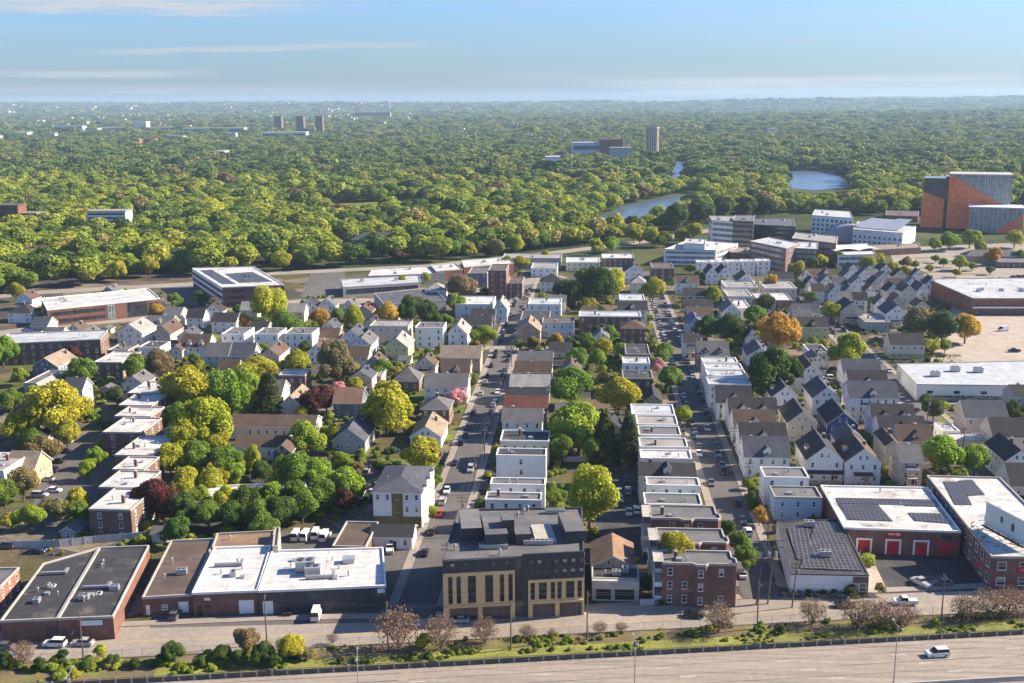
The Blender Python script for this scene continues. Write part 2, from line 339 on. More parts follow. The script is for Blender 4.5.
def gable_roof(mb, w, d, h, rise, ov=.4, th=.2, fascia=1):
    """ridge along x"""
    sl = rise / (d / 2); x0, x1 = -w / 2 - ov, w / 2 + ov
    for sg in (-1, 1):
        e = sg * (d / 2 + ov); ze = h - sl * ov
        lo = [(x0, e, ze), (x1, e, ze), (x1, 0, h + rise), (x0, 0, h + rise)]; hi = [(a, b_, c + th) for a, b_, c in lo]
        if sg > 0: lo = lo[::-1]; hi = hi[::-1]
        mb.face(hi, 0); mb.face(lo[::-1], fascia)
        for k in range(4):
            if sg < 0 and k == 2 or sg > 0 and k == 0: continue
            j = (k + 1) % 4; mb.face([lo[k], lo[j], hi[j], hi[k]], fascia)
def gable(x0, x1, y0, y1, h, ridge='x', wall='white', roof='black', name='gabled_house', label=None, cat='house', group=None, desc=None, rise=None, dorm=0, porch=0, chim=1, near=None, floors=None, hip=False, deck=0, rz=0.0, sp=2.6, gdorm=0):
    w, d = x1 - x0, y1 - y0; cx, cy = (x0 + x1) / 2, (y0 + y1) / 2
    wc, wn = WALLS[wall]; rc, rn = ROOFS[roof]; near = cy < 330 if near is None else near
    kind = 'hip-roofed' if hip else 'gabled'
    extra = '' if not dorm else (' and one dormer' if dorm == 1 else ' and two dormers')
    if porch: extra += ' and front porch' if not extra else ' and porch'
    t = thing(name, label, cat, (cx, cy, 0), rz, group, desc or f'{wn} {kind} house with {rn} roof{extra}')
    span = d if ridge == 'x' else w; rise = rise or span * .40
    W = MB(); wm = 'brick' if is_brick(wall) else 'siding'; a, b = w / 2, d / 2
    if hip or ridge == 'x':
        W.face([(-a, -b, 0), (a, -b, 0), (a, -b, h), (-a, -b, h)]); W.face([(a, b, 0), (-a, b, 0), (-a, b, h), (a, b, h)])
        if hip:
            W.face([(a, -b, 0), (a, b, 0), (a, b, h), (a, -b, h)]); W.face([(-a, b, 0), (-a, -b, 0), (-a, -b, h), (-a, b, h)])
        else:
            W.face([(a, -b, 0), (a, b, 0), (a, b, h), (a, 0, h + rise), (a, -b, h)]); W.face([(-a, b, 0), (-a, -b, 0), (-a, -b, h), (-a, 0, h + rise), (-a, b, h)])
    else:
        W.face([(-a, -b, 0), (a, -b, 0), (a, -b, h), (0, -b, h + rise), (-a, -b, h)]); W.face([(a, b, 0), (-a, b, 0), (-a, b, h), (0, b, h + rise), (a, b, h)])
        W.face([(a, -b, 0), (a, b, 0), (a, b, h), (a, -b, h)]); W.face([(-a, b, 0), (-a, -b, 0), (-a, -b, h), (-a, b, h)])
    put('wall', W, [wm], t, color=wc)
    R = MB()
    if hip:
        ov = .45; A, B = a + ov, b + ov; zb = h; rl = max(0, A - B) if w > d else 0; rd = max(0, B - A) if d > w else 0
        p = [(-A, -B, zb), (A, -B, zb), (A, B, zb), (-A, B, zb)]; r0, r1 = ((-rl, 0, h + rise), (rl, 0, h + rise)) if w >= d else ((0, -rd, h + rise), (0, rd, h + rise))
        if w >= d: R.face([p[0], p[1], r1, r0]); R.face([p[2], p[3], r0, r1]); R.face([p[1], p[2], r1]); R.face([p[3], p[0], r0])
        else: R.face([p[0], p[1], r0]); R.face([p[2], p[3], r1]); R.face([p[1], p[2], r1, r0]); R.face([p[3], p[0], r0, r1])
        R.box(-A, -B, zb - .22, A, B, zb - .004, 1)
        ro = put('roof', R, ['shingle', 'trim'], t, color=rc)
    else:
        gable_roof(R, w if ridge == 'x' else d, span, h, rise)
        ro = put('roof', R, ['shingle', 'trim'], t, color=rc, rz=0 if ridge == 'x' else math.pi / 2)
    ROOF[t.name] = ro; sl = rise / (span / 2)
    for k in range(dorm):                        # dormers on the slope towards the highway
        dw, u = 2.2, (0 if dorm == 1 else (-.22 + .44 * k) * w); run = b * .62; z1 = h + .35; dz = 1.5
        dm = MB(); dr = MB(); yf = -b + .7; yb = yf + (z1 + dz + .8 - (h + sl * .7)) / max(sl, .3) + .6
        dm.face([(-dw / 2, yf, z1 - .5), (dw / 2, yf, z1 - .5), (dw / 2, yf, z1 + dz), (0, yf, z1 + dz + .95), (-dw / 2, yf, z1 + dz)])
        for sg in (-1, 1):
            q = [(sg * dw / 2, yf, z1 - .5), (sg * dw / 2, min(yb, 0), z1 - .5), (sg * dw / 2, min(yb, 0), z1 + dz), (sg * dw / 2, yf, z1 + dz)]
            dm.face(q if sg > 0 else q[::-1])
            q = [(sg * (dw / 2 + .2), yf - .25, z1 + dz - .15), (sg * (dw / 2 + .2), min(yb, .3), z1 + dz - .15), (0, min(yb, .3), z1 + dz + 1.05), (0, yf - .25, z1 + dz + 1.05)]
            dr.face(q if sg > 0 else q[::-1])
        do = put('dormer', dm, [wm], t, (u, 0, 0), color=wc); put('dormer_roof', dr, ['shingle'], do, color=rc)
        if near or cy < 480: window(do, (0, yf - .005, z1 + .55), 0, .9, 1.1, False)
    if chim:
        cz = h + rise * (.55 if ridge == 'x' else .6)
        loc = (rnd.uniform(-.3, .3) * w, b * .42, cz - .6) if ridge == 'x' else (a * .4, rnd.uniform(-.1, .35) * d, cz - .4)
        if hip: loc = (0, 0, h + rise - .9)
        if ridge != 'x' and not hip:
            loc = (loc[1], -loc[0], loc[2])      # the roof's own axes are turned
        fixture(ro, 'chimney', loc, 0, rnd.uniform(.85, 1.1))
    fl = floors or max(1, round(h / 3.0)); fh = h / fl
    q = [(-a, -b), (a, -b), (a, b), (-a, b)]
    for k in range(4):
        e0, e1 = q[k], q[(k + 1) % 4]
        if faces_cam(cx, cy, e0, e1, rz): edge_windows(t, e0, e1, fh * .56, fl, fh, sp if cy < 480 else sp * 1.2, .95, 1.5, near, skip=.08)
    if ridge == 'y' and not hip and rise > 2: edge_windows(t, (-1.9, -b), (1.9, -b), h + rise * .33, 1, 2, 1.5, .85, 1.2, near, margin=.3)
    if ridge == 'y' and gdorm:
        yd = -b + d * .45; dm = MB(); z1 = h + sl * .9
        dm.box(-a + .9, yd - 1.2, h, -a + 3.1, yd + 1.2, z1 + 1.25); dr = MB(); dr.face([(-a + .6, yd - 1.5, z1 + 1.26), (-a + 3.2, yd - 1.5, z1 + 1.9), (-a + 3.2, yd + 1.5, z1 + 1.9), (-a + .6, yd + 1.5, z1 + 1.26)])
        do = put('dormer', dm, [wm], t, color=wc); put('dormer_roof', dr, ['shingle'], do, color=rc)
    if porch:
        pw = w * (.92 if porch == 1 else .5); pd = 2.0; pm = MB(); yf = -b - pd; nst = 1 if porch < 3 else 2
        for st in range(nst):
            zf = .6 + st * 2.9
            pm.box(-pw / 2, yf, zf - .18, pw / 2, -b - .004, zf, 1)
            npst = 4 if pw > 5 else 2
            for k in range(npst): x = -pw / 2 + .12 + (pw - .24) * k / (npst - 1); pm.box(x - .09, yf + .05, zf, x + .09, yf + .23, zf + 2.5, 0)
            pm.box(-pw / 2, yf + .1, zf + .85, pw / 2, yf + .18, zf + .95, 0)
            for k in range(int(pw / .35)): x = -pw / 2 + .2 + k * .35; pm.box(x - .025, yf + .12, zf + .05, x + .025, yf + .16, zf + .85, 0)
        zt = zf + 2.5
        pm.box(-pw / 2 - .25, yf - .2, zt, pw / 2 + .25, -b - .004, zt + .18, 0); pm.face([(-pw / 2 - .3, yf - .3, zt + .19), (pw / 2 + .3, yf - .3, zt + .19), (pw / 2 + .3, -b - .01, zt + .75), (-pw / 2 - .3, -b - .01, zt + .75)], 2)
        pm.box(-pw / 2, yf + .05, 0, pw / 2, yf + .15, .42, 1)
        po = put('porch', pm, ['trim', 'deck_wood', 'shingle'], t, color=rc)
        for k in range(4): pass
        dmb = MB(); dmb.box(-.5, -.06, 0, .5, -.004, 2.1, 0); put('door', dmb, ['dark_trim' if rnd.random() < .5 else 'red_paint'], t, (pw * .25, -b, .6))
    return t
def gh(xl, xr, yf, yb, h, ridge='x', wall='white', roof='black', **k):
    x0, x1, y0, y1 = rect(xl, xr, yf, yb, h); y1 = min(y1, y0 + (11.5 if ridge == 'x' else 17))
    if y0 > 480: k['rise'] = min(k.get('rise', 9), 3.6 if ridge == 'x' else 4.2)
    if 1: return gable(x0, x1, y0, y1, h, ridge, wall, roof, **k)
from mathutils import noise as mnoise
# ------------------------------------------------------------------ ground, water, roads
def sstep(a, b, x): t = min(1, max(0, (x - a) / (b - a))); return t * t * (3 - 2 * t)
def terrain(x, y):
    if y < 2600: return 0.0
    n = mnoise.fractal(Vector((x / 2600, y / 2600, 3.1)), 1.0, 2.0, 4); n2 = mnoise.noise(Vector((x / 5200, y / 7000, 9.4)))
    far = sstep(8200, 12500, y)
    return max(0, sstep(2600, 7000, y) * (18 + 26 * n) + far * (84 + 60 * n2 + 34 * n))
m, nt, b = new_mat('ground_mix'); tc = N(nt, 'TexCoord'); vec = tc.outputs['Object']
sep = N(nt, 'SeparateXYZ'); nt.links.new(vec, sep.inputs[0])
vo = N(nt, 'TexVoronoi', i_Scale=.055); nt.links.new(vec, vo.inputs['Vector'])
sc_ = N(nt, 'SeparateColor'); nt.links.new(vo.outputs['Color'], sc_.inputs[0])
lot = N(nt, 'ValToRGB'); lot.color_ramp.interpolation = 'CONSTANT'
cols = [(0, (.075, .066, .058)), (.25, (.12, .09, .06)), (.42, (.085, .075, .035)), (.60, (.055, .050, .047)), (.78, (.085, .095, .025)), (.86, (.17, .14, .11))]
el = lot.color_ramp.elements
while len(el) < len(cols): el.new(.5)
for e, (p, c) in zip(el, cols): e.position = p; e.color = (*c, 1)
nt.links.new(sc_.outputs[0], lot.inputs[0])
c = mixc(nt, noise_range(nt, vec, .15, 0, .6, 5, .65, .5, .66), lot.outputs[0], (.075, .08, .025))
c = mulc(nt, c, noise_range(nt, vec, .9, .7, 1.3)); c = mulc(nt, c, noise_range(nt, vec, .08, .8, 1.2))
wood = mixc(nt, noise_range(nt, vec, .01, 0, 1, 6, .65, .45, .6), (.030, .045, .014), (.075, .085, .030))
f = N(nt, 'MapRange'); f.inputs[1].default_value = 690; f.inputs[2].default_value = 720; nt.links.new(sep.outputs[1], f.inputs[0])
nt.links.new(mixc(nt, f.outputs[0], c, wood), b.inputs['Base Color']); b.inputs['Roughness'].default_value = .95; b.inputs['Specular IOR Level'].default_value = .1
ys = [-500, -200, 0]; y = 100
while y < 16000: ys.append(y); y = y * 1.045 + 12
g = MB(); nc = 90
for y in ys:
    hw = 900 + .68 * max(0, y)
    for k in range(nc + 1): x = -hw + 2 * hw * k / nc; g.v.append((x, y, terrain(x, y)))
for j in range(len(ys) - 1):
    for k in range(nc): i = j * (nc + 1) + k; g.f.append((i, i + 1, i + nc + 2, i + nc + 1)); g.m.append(0)
setting(put('ground', g, ['ground_mix'], smooth=True))

m, nt, b = new_mat('water'); b.inputs['Base Color'].default_value = (.07, .11, .17, 1); b.inputs['Roughness'].default_value = .28; b.inputs['IOR'].default_value = 1.33
tc = N(nt, 'TexCoord'); nz = N(nt, 'TexNoise', i_Scale=.5, i_Detail=3); nt.links.new(tc.outputs['Object'], nz.inputs['Vector']); bump(nt, b, nz.outputs[0], .12, .1)
WATER = [[(580, 234), (597, 219), (612, 211), (622, 206), (640, 202), (673, 196), (692, 193), (706, 194), (696, 206), (664, 221), (640, 229), (612, 236)],
         [(786, 172.5), (800, 170), (830, 172.5), (852, 176), (850, 188), (815, 190), (786, 188)], [(670, 162), (687, 161), (690, 179), (670, 180)], [(752, 166), (770, 164), (772, 170), (752, 171)]]
WPOLY = []
for w_ in WATER:
    q = [tuple(P(x, y).xy) for x, y in w_][::-1]; WPOLY.append(q)
    mb = MB(); mb.face([(x, y, .06) for x, y in q]); o = put('river' if w_ is WATER[0] else 'pond', mb, ['water']); setting(o)
def pip(x, y, q):
    r = False; j = len(q) - 1
    for i in range(len(q)):
        if (q[i][1] > y) != (q[j][1] > y) and x < (q[j][0] - q[i][0]) * (y - q[i][1]) / (q[j][1] - q[i][1]) + q[i][0]: r = not r
        j = i
    return r
CLEAR = [[tuple(P(x, y).xy) for x, y in q] for q in ([(784, 188), (854, 188), (858, 207), (782, 207)], [(668, 176), (692, 176), (694, 188), (666, 188)])]          # ground kept free of woodland
def sheet(name, pts, z, mat, px=True, clear=False):
    q = [tuple(P(x, y).xy) for x, y in pts] if px else [tuple(p) for p in pts]
    a = sum(q[i - 1][0] * q[i][1] - q[i][0] * q[i - 1][1] for i in range(len(q)))
    if a < 0: q = q[::-1]
    mb = MB(); mb.face([(x, y, z) for x, y in q]); o = setting(put(name, mb, [mat]))
    if clear: CLEAR.append(q)
    return o
def ribbon(name, pts, width, z, mat, th=0, px=True):
    p = [Vector(P(*a).xy) if px else Vector(a) for a in pts]; L = []; R = []
    for i, a in enumerate(p):
        d = (p[min(i + 1, len(p) - 1)] - p[max(i - 1, 0)]).normalized(); n = Vector((-d.y, d.x)); L.append(a + n * width / 2); R.append(a - n * width / 2)
    mb = MB(); 
    for i in range(len(p) - 1):
        mb.face([(*R[i], z), (*R[i + 1], z), (*L[i + 1], z), (*L[i], z)])
        if th:
            mb.face([(*R[i], z - th), (*R[i + 1], z - th), (*R[i + 1], z), (*R[i], z)]); mb.face([(*L[i + 1], z - th), (*L[i], z - th), (*L[i], z), (*L[i + 1], z)])
    return setting(put(name, mb, [mat]))
# the highway frame: u runs along the barrier, v away from it towards the camera
B0 = Vector(P(256, 676).xy); B1 = Vector(P(1024, 634).xy); HU = (B1 - B0).normalized(); HN = Vector((-HU.y, HU.x))
def hw(u, v): return B0 + HU * u + HN * v          # v>0 towards the houses
def strip(name, u0, u1, v0, v1, z, mat): return sheet(name, [hw(u0, v0), hw(u1, v0), hw(u1, v1), hw(u0, v1)], z, mat, px=False)
HZ = 0.008
strip('highway', -420, 560, -60, 0.2, HZ, 'highway_paving')
mk = MB()
def dash(u, v, l, w=.16, z=HZ + .006): mk.face([(*hw(u, v - w), z), (*hw(u + l, v - w), z), (*hw(u + l, v + w), z), (*hw(u, v + w), z)])
for v in (-5.6, -9.3, -13.0):
    for k in range(-10, 18): dash(k * 24.4 + (v * 7 % 15), v, 3.1, .11)

setting(put('lane_markings', mk, ['white_line']))
mk = MB()
for v in (-4.6, -8.45, -12.15, -2.0):
    u = -300.0
    while u < 420:
        l = rnd.uniform(15, 60); vv = v + rnd.uniform(-.15, .15); mk.face([(*hw(u, vv - .07), HZ + .004), (*hw(u + l, vv - .07 + rnd.uniform(-.1, .1)), HZ + .004), (*hw(u + l, vv + .07), HZ + .004), (*hw(u, vv + .07), HZ + .004)]); u += l + rnd.uniform(0, 8)
setting(put('tar_seams', mk, ['fresh_asphalt']))
# embankment with grass, then the frontage road
strip('embankment', -420, 560, .5, 9.9, .35, 'bank_earth'); strip('grass_verge', -20, 560, .5, 5.0, .37, 'bank_grass')
road_pts = [(-150, 668), (0, 645), (100, 643), (256, 636), (400, 633), (512, 629), (640, 621), (768, 612), (900, 606), (1024, 600), (1200, 588)]
ribbon('frontage_road', road_pts, 13.5, .010, 'pale_asphalt')
RP = [Vector(P(*a).xy) for a in road_pts]
mk = MB()
for i in range(len(RP) - 1):
    a, b_ = RP[i], RP[i + 1]; d = (b_ - a).normalized(); n = Vector((-d.y, d.x)) * .08
    for off in (-.22, .22):
        o_ = n / .08 * off; mk.face([(*(a - n + o_), .016), (*(b_ - n + o_), .016), (*(b_ + n + o_), .016), (*(a + n + o_), .016)])
setting(put('centre_line', mk, ['yellow_line']))
def road_y(x):
    for a, b_ in zip(RP[:-1], RP[1:]):
        if a.x <= x <= b_.x: return a.y + (b_.y - a.y) * (x - a.x) / (b_.x - a.x)
for xa, xb in ((-115, -42.5), (-32.7, 35.5), (45.2, 118), (127, 150)):
    n_ = 5; ribbon('sidewalk', [(x, (road_y(x) or RP[-1].y) + 8.1) for x in [xa + (xb - xa) * k / n_ for k in range(n_ + 1)]], 2.4, .13, 'sidewalk_concrete', .13, px=False)
# streets running away from the highway
S1, S2, S3 = -37.6, 40.3, 122.5
def street(x, y0, y1, w, mat='asphalt', z=.014, sw=2.2):
    ribbon('road', [(x, y0), (x, (y0 + y1) / 2), (x, y1)], w, z, mat, px=False)
    for sg in (-1, 1): ribbon('sidewalk', [(x + sg * (w / 2 + sw / 2 + .1), y0 + 6), (x + sg * (w / 2 + sw / 2 + .1), y1)], sw, .12, 'sidewalk_concrete', .12, px=False)
    mk = MB(); setting
street(S1, road_y(S1) + 6.6, 720, 8.6); street(S2, road_y(S2) + 6.6, 720, 8.8, 'pale_asphalt' if False else 'asphalt'); street(S3, 300, 640, 8.4); street(S3 + 82, 330, 392, 8)
ribbon('cross_street', [(-150, 484), (-60, 484), (S1, 486)], 7.5, .018, 'pale_asphalt', px=False)
ribbon('avenue', [(-120, 352), (0, 334), (80, 323), (147, 317), (205, 310), (300, 302), (400, 300), (480, 290), (560, 276)], 17, .020, 'pale_asphalt')
ribbon('parkway', [(-150, 310), (-20, 298), (45, 292), (190, 284), (260, 274), (430, 266), (560, 252), (640, 242), (700, 232), (760, 222)], 15, .022, 'pale_asphalt')
# yards, lots and lawns
sheet('parking_lot', [(868, 553), (984, 556), (1000, 590), (872, 594)], .012, 'fresh_asphalt')
sheet('sand_yard', [(846, 566), (876, 566), (886, 588), (864, 590)], .018, 'sand')
sheet('parking_lot', [(52, 436), (128, 432), (90, 535), (25, 535)], .012, 'asphalt')
sheet('loading_yard', [(150, 604), (402, 604), (396, 622), (150, 628)], .011, 'asphalt')
sheet('parking_lot', [(594, 470), (642, 470), (646, 560), (598, 560)], .012, 'fresh_asphalt')
sheet('parking_lot', [(270, 532), (370, 528), (372, 548), (268, 550)], .012, 'asphalt')
sheet('parking_lot', [(384, 538), (412, 538), (398, 604), (384, 604)], .013, 'asphalt')
sheet('parking_lot', [(952, 306), (1060, 306), (1080, 366), (930, 362)], .012, 'sand')
sheet('parking_lot', [(888, 248), (1080, 240), (1080, 276), (900, 280)], .012, 'pale_asphalt', clear=True)
for k, (x, y) in enumerate(((912, 262), (930, 258), (950, 261), (936, 268), (958, 270), (918, 272), (974, 274), (990, 266), (962, 264))):
    c_ = P(x, y); sheet('planting_island', [(c_.x - 11, c_.y - 3), (c_.x + 11, c_.y - 2), (c_.x + 11, c_.y + 3), (c_.x - 11, c_.y + 2)], .03, 'bank_earth', px=False)
sheet('parking_lot', [(162, 284), (196, 284), (215, 302), (165, 304)], .012, 'asphalt')
sheet('parking_lot', [(312, 270), (345, 268), (345, 296), (300, 298)], .013, 'asphalt')
sheet('parking_lot', [(978, 470), (1060, 468), (1080, 520), (1010, 516)], .012, 'asphalt')
sheet('service_lane', [(915, 396), (1060, 396), (1060, 404), (912, 404)], .012, 'sand')
for q in ([(448, 402), (466, 402), (464, 412), (446, 412)], [(444, 425), (462, 425), (458, 440), (440, 440)], [(415, 354), (440, 354), (438, 363), (412, 363)], [(552, 347), (572, 346), (571, 355), (551, 355)],
          [(548, 360), (590, 360), (588, 367), (546, 367)], [(938, 414), (960, 414), (958, 428), (938, 428)], [(345, 448), (372, 448), (366, 460), (342, 460)], [(380, 458), (440, 460), (430, 480), (418, 478)], [(1005, 178), (1060, 176), (1070, 186), (1008, 187)]):
    sheet('lawn', q, .02, 'lawn_grass', clear=True)
for q in ([(880, 161), (1060, 156), (1060, 162), (880, 165)], [(620, 208), (675, 199), (690, 195), (680, 196), (640, 203)], [(300, 205), (420, 200), (440, 214), (340, 222)], [(840, 160), (960, 158), (960, 162), (840, 163)]):
    sheet('meadow', q, .02, 'lawn_grass', clear=True)
# ------------------------------------------------------------------ buildings by the highway
GROW = 'houses of the neighbourhood'
def solar(par, pts, z, off, mat='solar', name='solar_array'):
    """one sheet of panels laid on a roof, given in world points"""
    mb = MB(); q = [Vector((x, y)) for x, y in pts]; cx, cy = sum((p for p in q), Vector((0, 0))) / len(q); d = (q[1] - q[0]); a = math.atan2(d.y, d.x); c, s = math.cos(-a), math.sin(-a)
    loc = [((p.x - cx) * c - (p.y - cy) * s, (p.x - cx) * s + (p.y - cy) * c) for p in q]
    mb.prism(loc, 0, .12)
    o = put(name, mb, [mat]); o.parent = par; w = Matrix.Translation((cx, cy, z)) @ Matrix.Rotation(a, 4, 'Z'); o.matrix_parent_inverse = Matrix(); pm = Matrix.Translation(par.location) @ par.rotation_euler.to_matrix().to_4x4()
    l = pm.inverted() @ w; o.location = l.to_translation(); o.rotation_euler = l.to_euler(); return o
def wloc(t, p, z): 
    l = (Matrix.Translation(t.location) @ t.rotation_euler.to_matrix().to_4x4()).inverted() @ Vector((p[0], p[1], z)); return l
def on_face(t, name, p0, p1, z0, z1, mats, th=.12, off=.01, sub=None, color=None):
    """a panel standing on the wall line p0-p1 (world), outside on the right hand"""
    a = Vector((p0[0], p0[1])); b = Vector((p1[0], p1[1])); d = b - a; L = d.length; rz = math.atan2(d.y, d.x); n = Vector((d.y, -d.x)).normalized(); mid = (a + b) / 2 + n * off
    mb = MB(); mb.box(-L / 2, -th, 0, L / 2, 0, z1 - z0); o = put(name, mb, mats, t, color=color); o.location = wloc(t, mid, z0) if t is not None else (*mid, z0); o.rotation_euler = (0, 0, rz - (t.rotation_euler.z if t else 0))
    if sub is not None: o.parent = sub
    return o
def roller(t, a, b, u0, u1, z0, z1, mats, name='garage_door', frame=True, color=None, near=True):
    """door between fractions u0..u1 of the wall a-b"""
    A = Vector(a); D = Vector(b) - A; p0, p1 = A + D * u0, A + D * u1
    o = on_face(t, name, p0, p1, z0, z1, mats, .05, .012, color=color)
    if frame:
        L = (p1 - p0).length; f = MB(); hgt = z1 - z0; w = .45
        for x0, x1, za, zb in ((-L / 2 - w, -L / 2, 0, hgt + w), (L / 2, L / 2 + w, 0, hgt + w), (-L / 2, L / 2, hgt, hgt + w)): f.box(x0, -.1, za, x1, .005, zb)
        put('door_frame', f, ['trim'], o)
    return o
def sign_text(par, n, L, hgt, mats, y=-.14, z=.3):
    """a line of letter-like strokes too small to read in the photo"""
    mb = MB(); r = random.Random(n); x = -L / 2
    while x < L / 2 - .2:
        w = r.uniform(.18, .4); mb.box(x, y - .02, z, x + .09, y, z + hgt); 
        if r.random() < .7: mb.box(x + .09, y - .02, z + hgt * r.choice((0, .42, .8)), x + w, y, z + hgt * r.choice((.2, .58, 1)) + .02)
        x += w + .14
    o = put('lettering', mb, mats, par); return o

# black-roofed brick warehouse on the far left, in two halves
q = quad_px([(0, 620.5), (57, 618), (99, 547), (43, 563)], 5.2)
t = flat(q, 5.2, 'brick', 'black', name='brick_warehouse', label='low brick warehouse half with a black roof, left of its black-roofed twin', cat='warehouse', fixtures=('vent', 'vent', 'ac', 'vent', 'hatch', 'vent', 'duct', 'vent', 'skylight'), windows=False, cap='concrete')
on_face(t, 'window_band', Vector(q[0]).lerp(Vector(q[1]), .40), Vector(q[0]).lerp(Vector(q[1]), .66), 1.3, 2.8, ['glass'], .06)
for u in (.78, .90): roller(t, q[0], q[1], u, u + .085, 0, 3.4, ['dark_metal'], frame=False)
q = quad_px([(57.4, 618), (113, 616), (149, 545), (99.4, 547)], 5.3)
t = flat(q, 5.3, 'brick', 'black', name='brick_warehouse', label='low brick warehouse half with black roof and sunlit orange brick right end', cat='warehouse', fixtures=('ac', 'vent', 'vent', 'vent', 'hatch', 'ac', 'duct', 'skylight'), windows=False, cap='concrete')
s = on_face(t, 'sign', Vector(q[0]).lerp(Vector(q[1]), .42), Vector(q[0]).lerp(Vector(q[1]), .80), 3.4, 4.5, ['trim'], .15); 
roller(t, q[0], q[1], .04, .16, 0, 3.2, ['dark_metal'], frame=False)
on_face(t, 'window_band', Vector(q[0]).lerp(Vector(q[1]), .22), Vector(q[0]).lerp(Vector(q[1]), .36), 1.2, 2.9, ['glass'], .06)
q = quad_px([(-60, 592), (-2, 588), (19, 567), (-30, 568)], 5.5)
flat(q, 5.5, 'orangebrick', 'grey', name='brick_warehouse', label='low orange brick warehouse with grey roof, cut off by the left edge', cat='warehouse', fixtures=('vent',))
# brown-roofed and white-roofed brick garages
q = quad_px([(142, 597), (191.5, 594), (215, 538), (171, 540)], 4.6)
t = flat(q, 4.6, 'brick', 'brown', name='brick_garage', label='brick garage with a brown flat roof, between black roofs and white roofs', cat='garage', fixtures=('vent', 'ac', 'vent'), windows=False, cap='concrete', rmat='membrane')
roller(t, q[0], q[1], .72, .92, .3, 2.9, ['trim'], frame=False); roller(t, q[0], q[1], .06, .14, .3, 2.6, ['trim'], name='door', frame=False)
edge_windows(t, tuple(wloc(t, Vector(q[0]).lerp(Vector(q[1]), .2), 0).xy), tuple(wloc(t, Vector(q[0]).lerp(Vector(q[1]), .68), 0).xy), 1.9, 1, 3, 2.4, 1.3, 1.2, True)
q = quad_px([(192, 592.5), (257.5, 590), (271.5, 545), (214, 547)], 5.6)
t = flat(q, 5.6, 'brick', 'white', name='brick_garage', label='brick garage with stained white roof and white shutter doors beside the brown-roofed one', cat='garage', fixtures=('ac', 'vent', 'vent', 'hatch', 'duct', 'vent', 'vent'), windows=False, cap='trim', rmat='seam_membrane')
roller(t, q[0], q[1], .70, .93, .1, 3.3, ['trim'], frame=False); roller(t, q[0], q[1], .06, .14, .1, 2.5, ['car_glass'], name='door', frame=False, color=(.05, .07, .2))
on_face(t, 'window_band', Vector(q[0]).lerp(Vector(q[1]), .17), Vector(q[0]).lerp(Vector(q[1]), .28), 1.4, 2.6, ['glass'], .06); on_face(t, 'sign', Vector(q[0]).lerp(Vector(q[1]), .18), Vector(q[0]).lerp(Vector(q[1]), .27), 3.6, 4.2, ['trim'], .1)
q = quad_px([(258, 590.5), (386, 585), (383, 547), (272, 550)], 5.8)
t = flat(q, 5.8, 'dark', 'white', name='long_garage', label='long dark-walled garage with a bright white roof and big rooftop plant', cat='garage', fixtures=('hatch', 'vent', 'vent', 'vent', 'duct', 'vent', 'hatch'), windows=False, cap='trim', rmat='seam_membrane')
ro = ROOF[t.name]
fixture(ro, 'ac', wloc(t, P(306, 570, 5.4).xy, 5.38), 0, 2.0); fixture(ro, 'ac', wloc(t, P(313, 574, 5.4).xy, 5.38), 0, 1.6); fixture(ro, 'hatch', wloc(t, P(349, 562, 5.4).xy, 5.38), 0, 2.2)
roller(t, q[0], q[1], .03, .11, .1, 3.2, ['trim'], frame=False)
on_face(t, 'sign', Vector(q[0]).lerp(Vector(q[1]), .93), Vector(q[0]).lerp(Vector(q[1]), .99), 4.0, 5.0, ['trim'], .1)
for k in range(6): roller(t, q[0], q[1], .22 + k * .12, .22 + k * .12 + .05, 0.1, 2.6, ['dark_metal'], name='door', frame=False)
q = quad_px([(212, 547), (271, 545), (275, 530), (217, 533)], 5.0)
flat(q, 5.0, 'brick', 'rust', name='brick_shed', label='small brick shed with rust-brown roof behind the stained white roof', cat='shed', fixtures=('vent',), windows=False)
q = quad_px([(272.5, 546), (278, 546), (280, 527), (275, 527)], 7)
flat(q, 7, 'beige', 'tan', name='stair_tower', label='narrow pale stair tower between the two white garage roofs', cat='tower', fixtures=(), windows=False)
t = fh_(332, 366, 546, 521, 4.2, 'brown', 'brown', name='brick_shed', label='dark brown shed behind the white-roofed long garage', cat='shed', fixtures=(), windows=False)
x0, x1, y0, y1 = rect(370, 412, 536, 525, 3.6)
t = gable(x0, x1, y0, y1, 3.4, 'x', 'white', 'black', name='outbuilding', label='small white outbuilding with black roof in front of the olive-striped house', cat='outbuilding', chim=0, rise=1.8)
roller(t, (x0, y0), (x1, y0), .08, .28, .1, 2.5, ['trim']); roller(t, (x0, y0), (x1, y0), .52, .62, .1, 2.2, ['dark_metal'], name='door', frame=False)
# white three-storey house with the olive stripe
x0, x1, y0, y1 = rect(372.5, 413, 492, 466, 10.0); x1 += 2.2
t = gable(x0, x1, y0, y1, 10.0, 'x', 'white', 'slate', name='apartment_house', label='tall white three-storey house with slate roof and an olive stripe down its front', cat='house', hip=True, rise=2.2, floors=3, chim=0, sp=2.0)
w_ = x1 - x0; mb = MB(); mb.box(-1.5, -.09, 3.2, 1.5, -.006, 9.9); mb.box(-w_ / 2, -.12, 0, w_ / 2, -.006, 3.2); put('olive_cladding', mb, ['siding'], t, (0, -(y1 - y0) / 2, 0), color=(.16, .14, .055))
for k in range(3):
    bay = MB(); bay.prism([(0, -1.6), (1.0, -.9), (1.0, .9), (0, 1.6)], .3, 10.4, 0, 1); bo = put('bay', bay, ['siding', 'dark_trim'], t, (w_ / 2 + .004, (-.3 + .3 * k) * (y1 - y0), 0), color=WALLS['white'][0])
    for f_ in range(3): window(bo, (1.005, 0, 1.9 + f_ * 3.2), math.pi / 2, 1.0, 1.6, True)
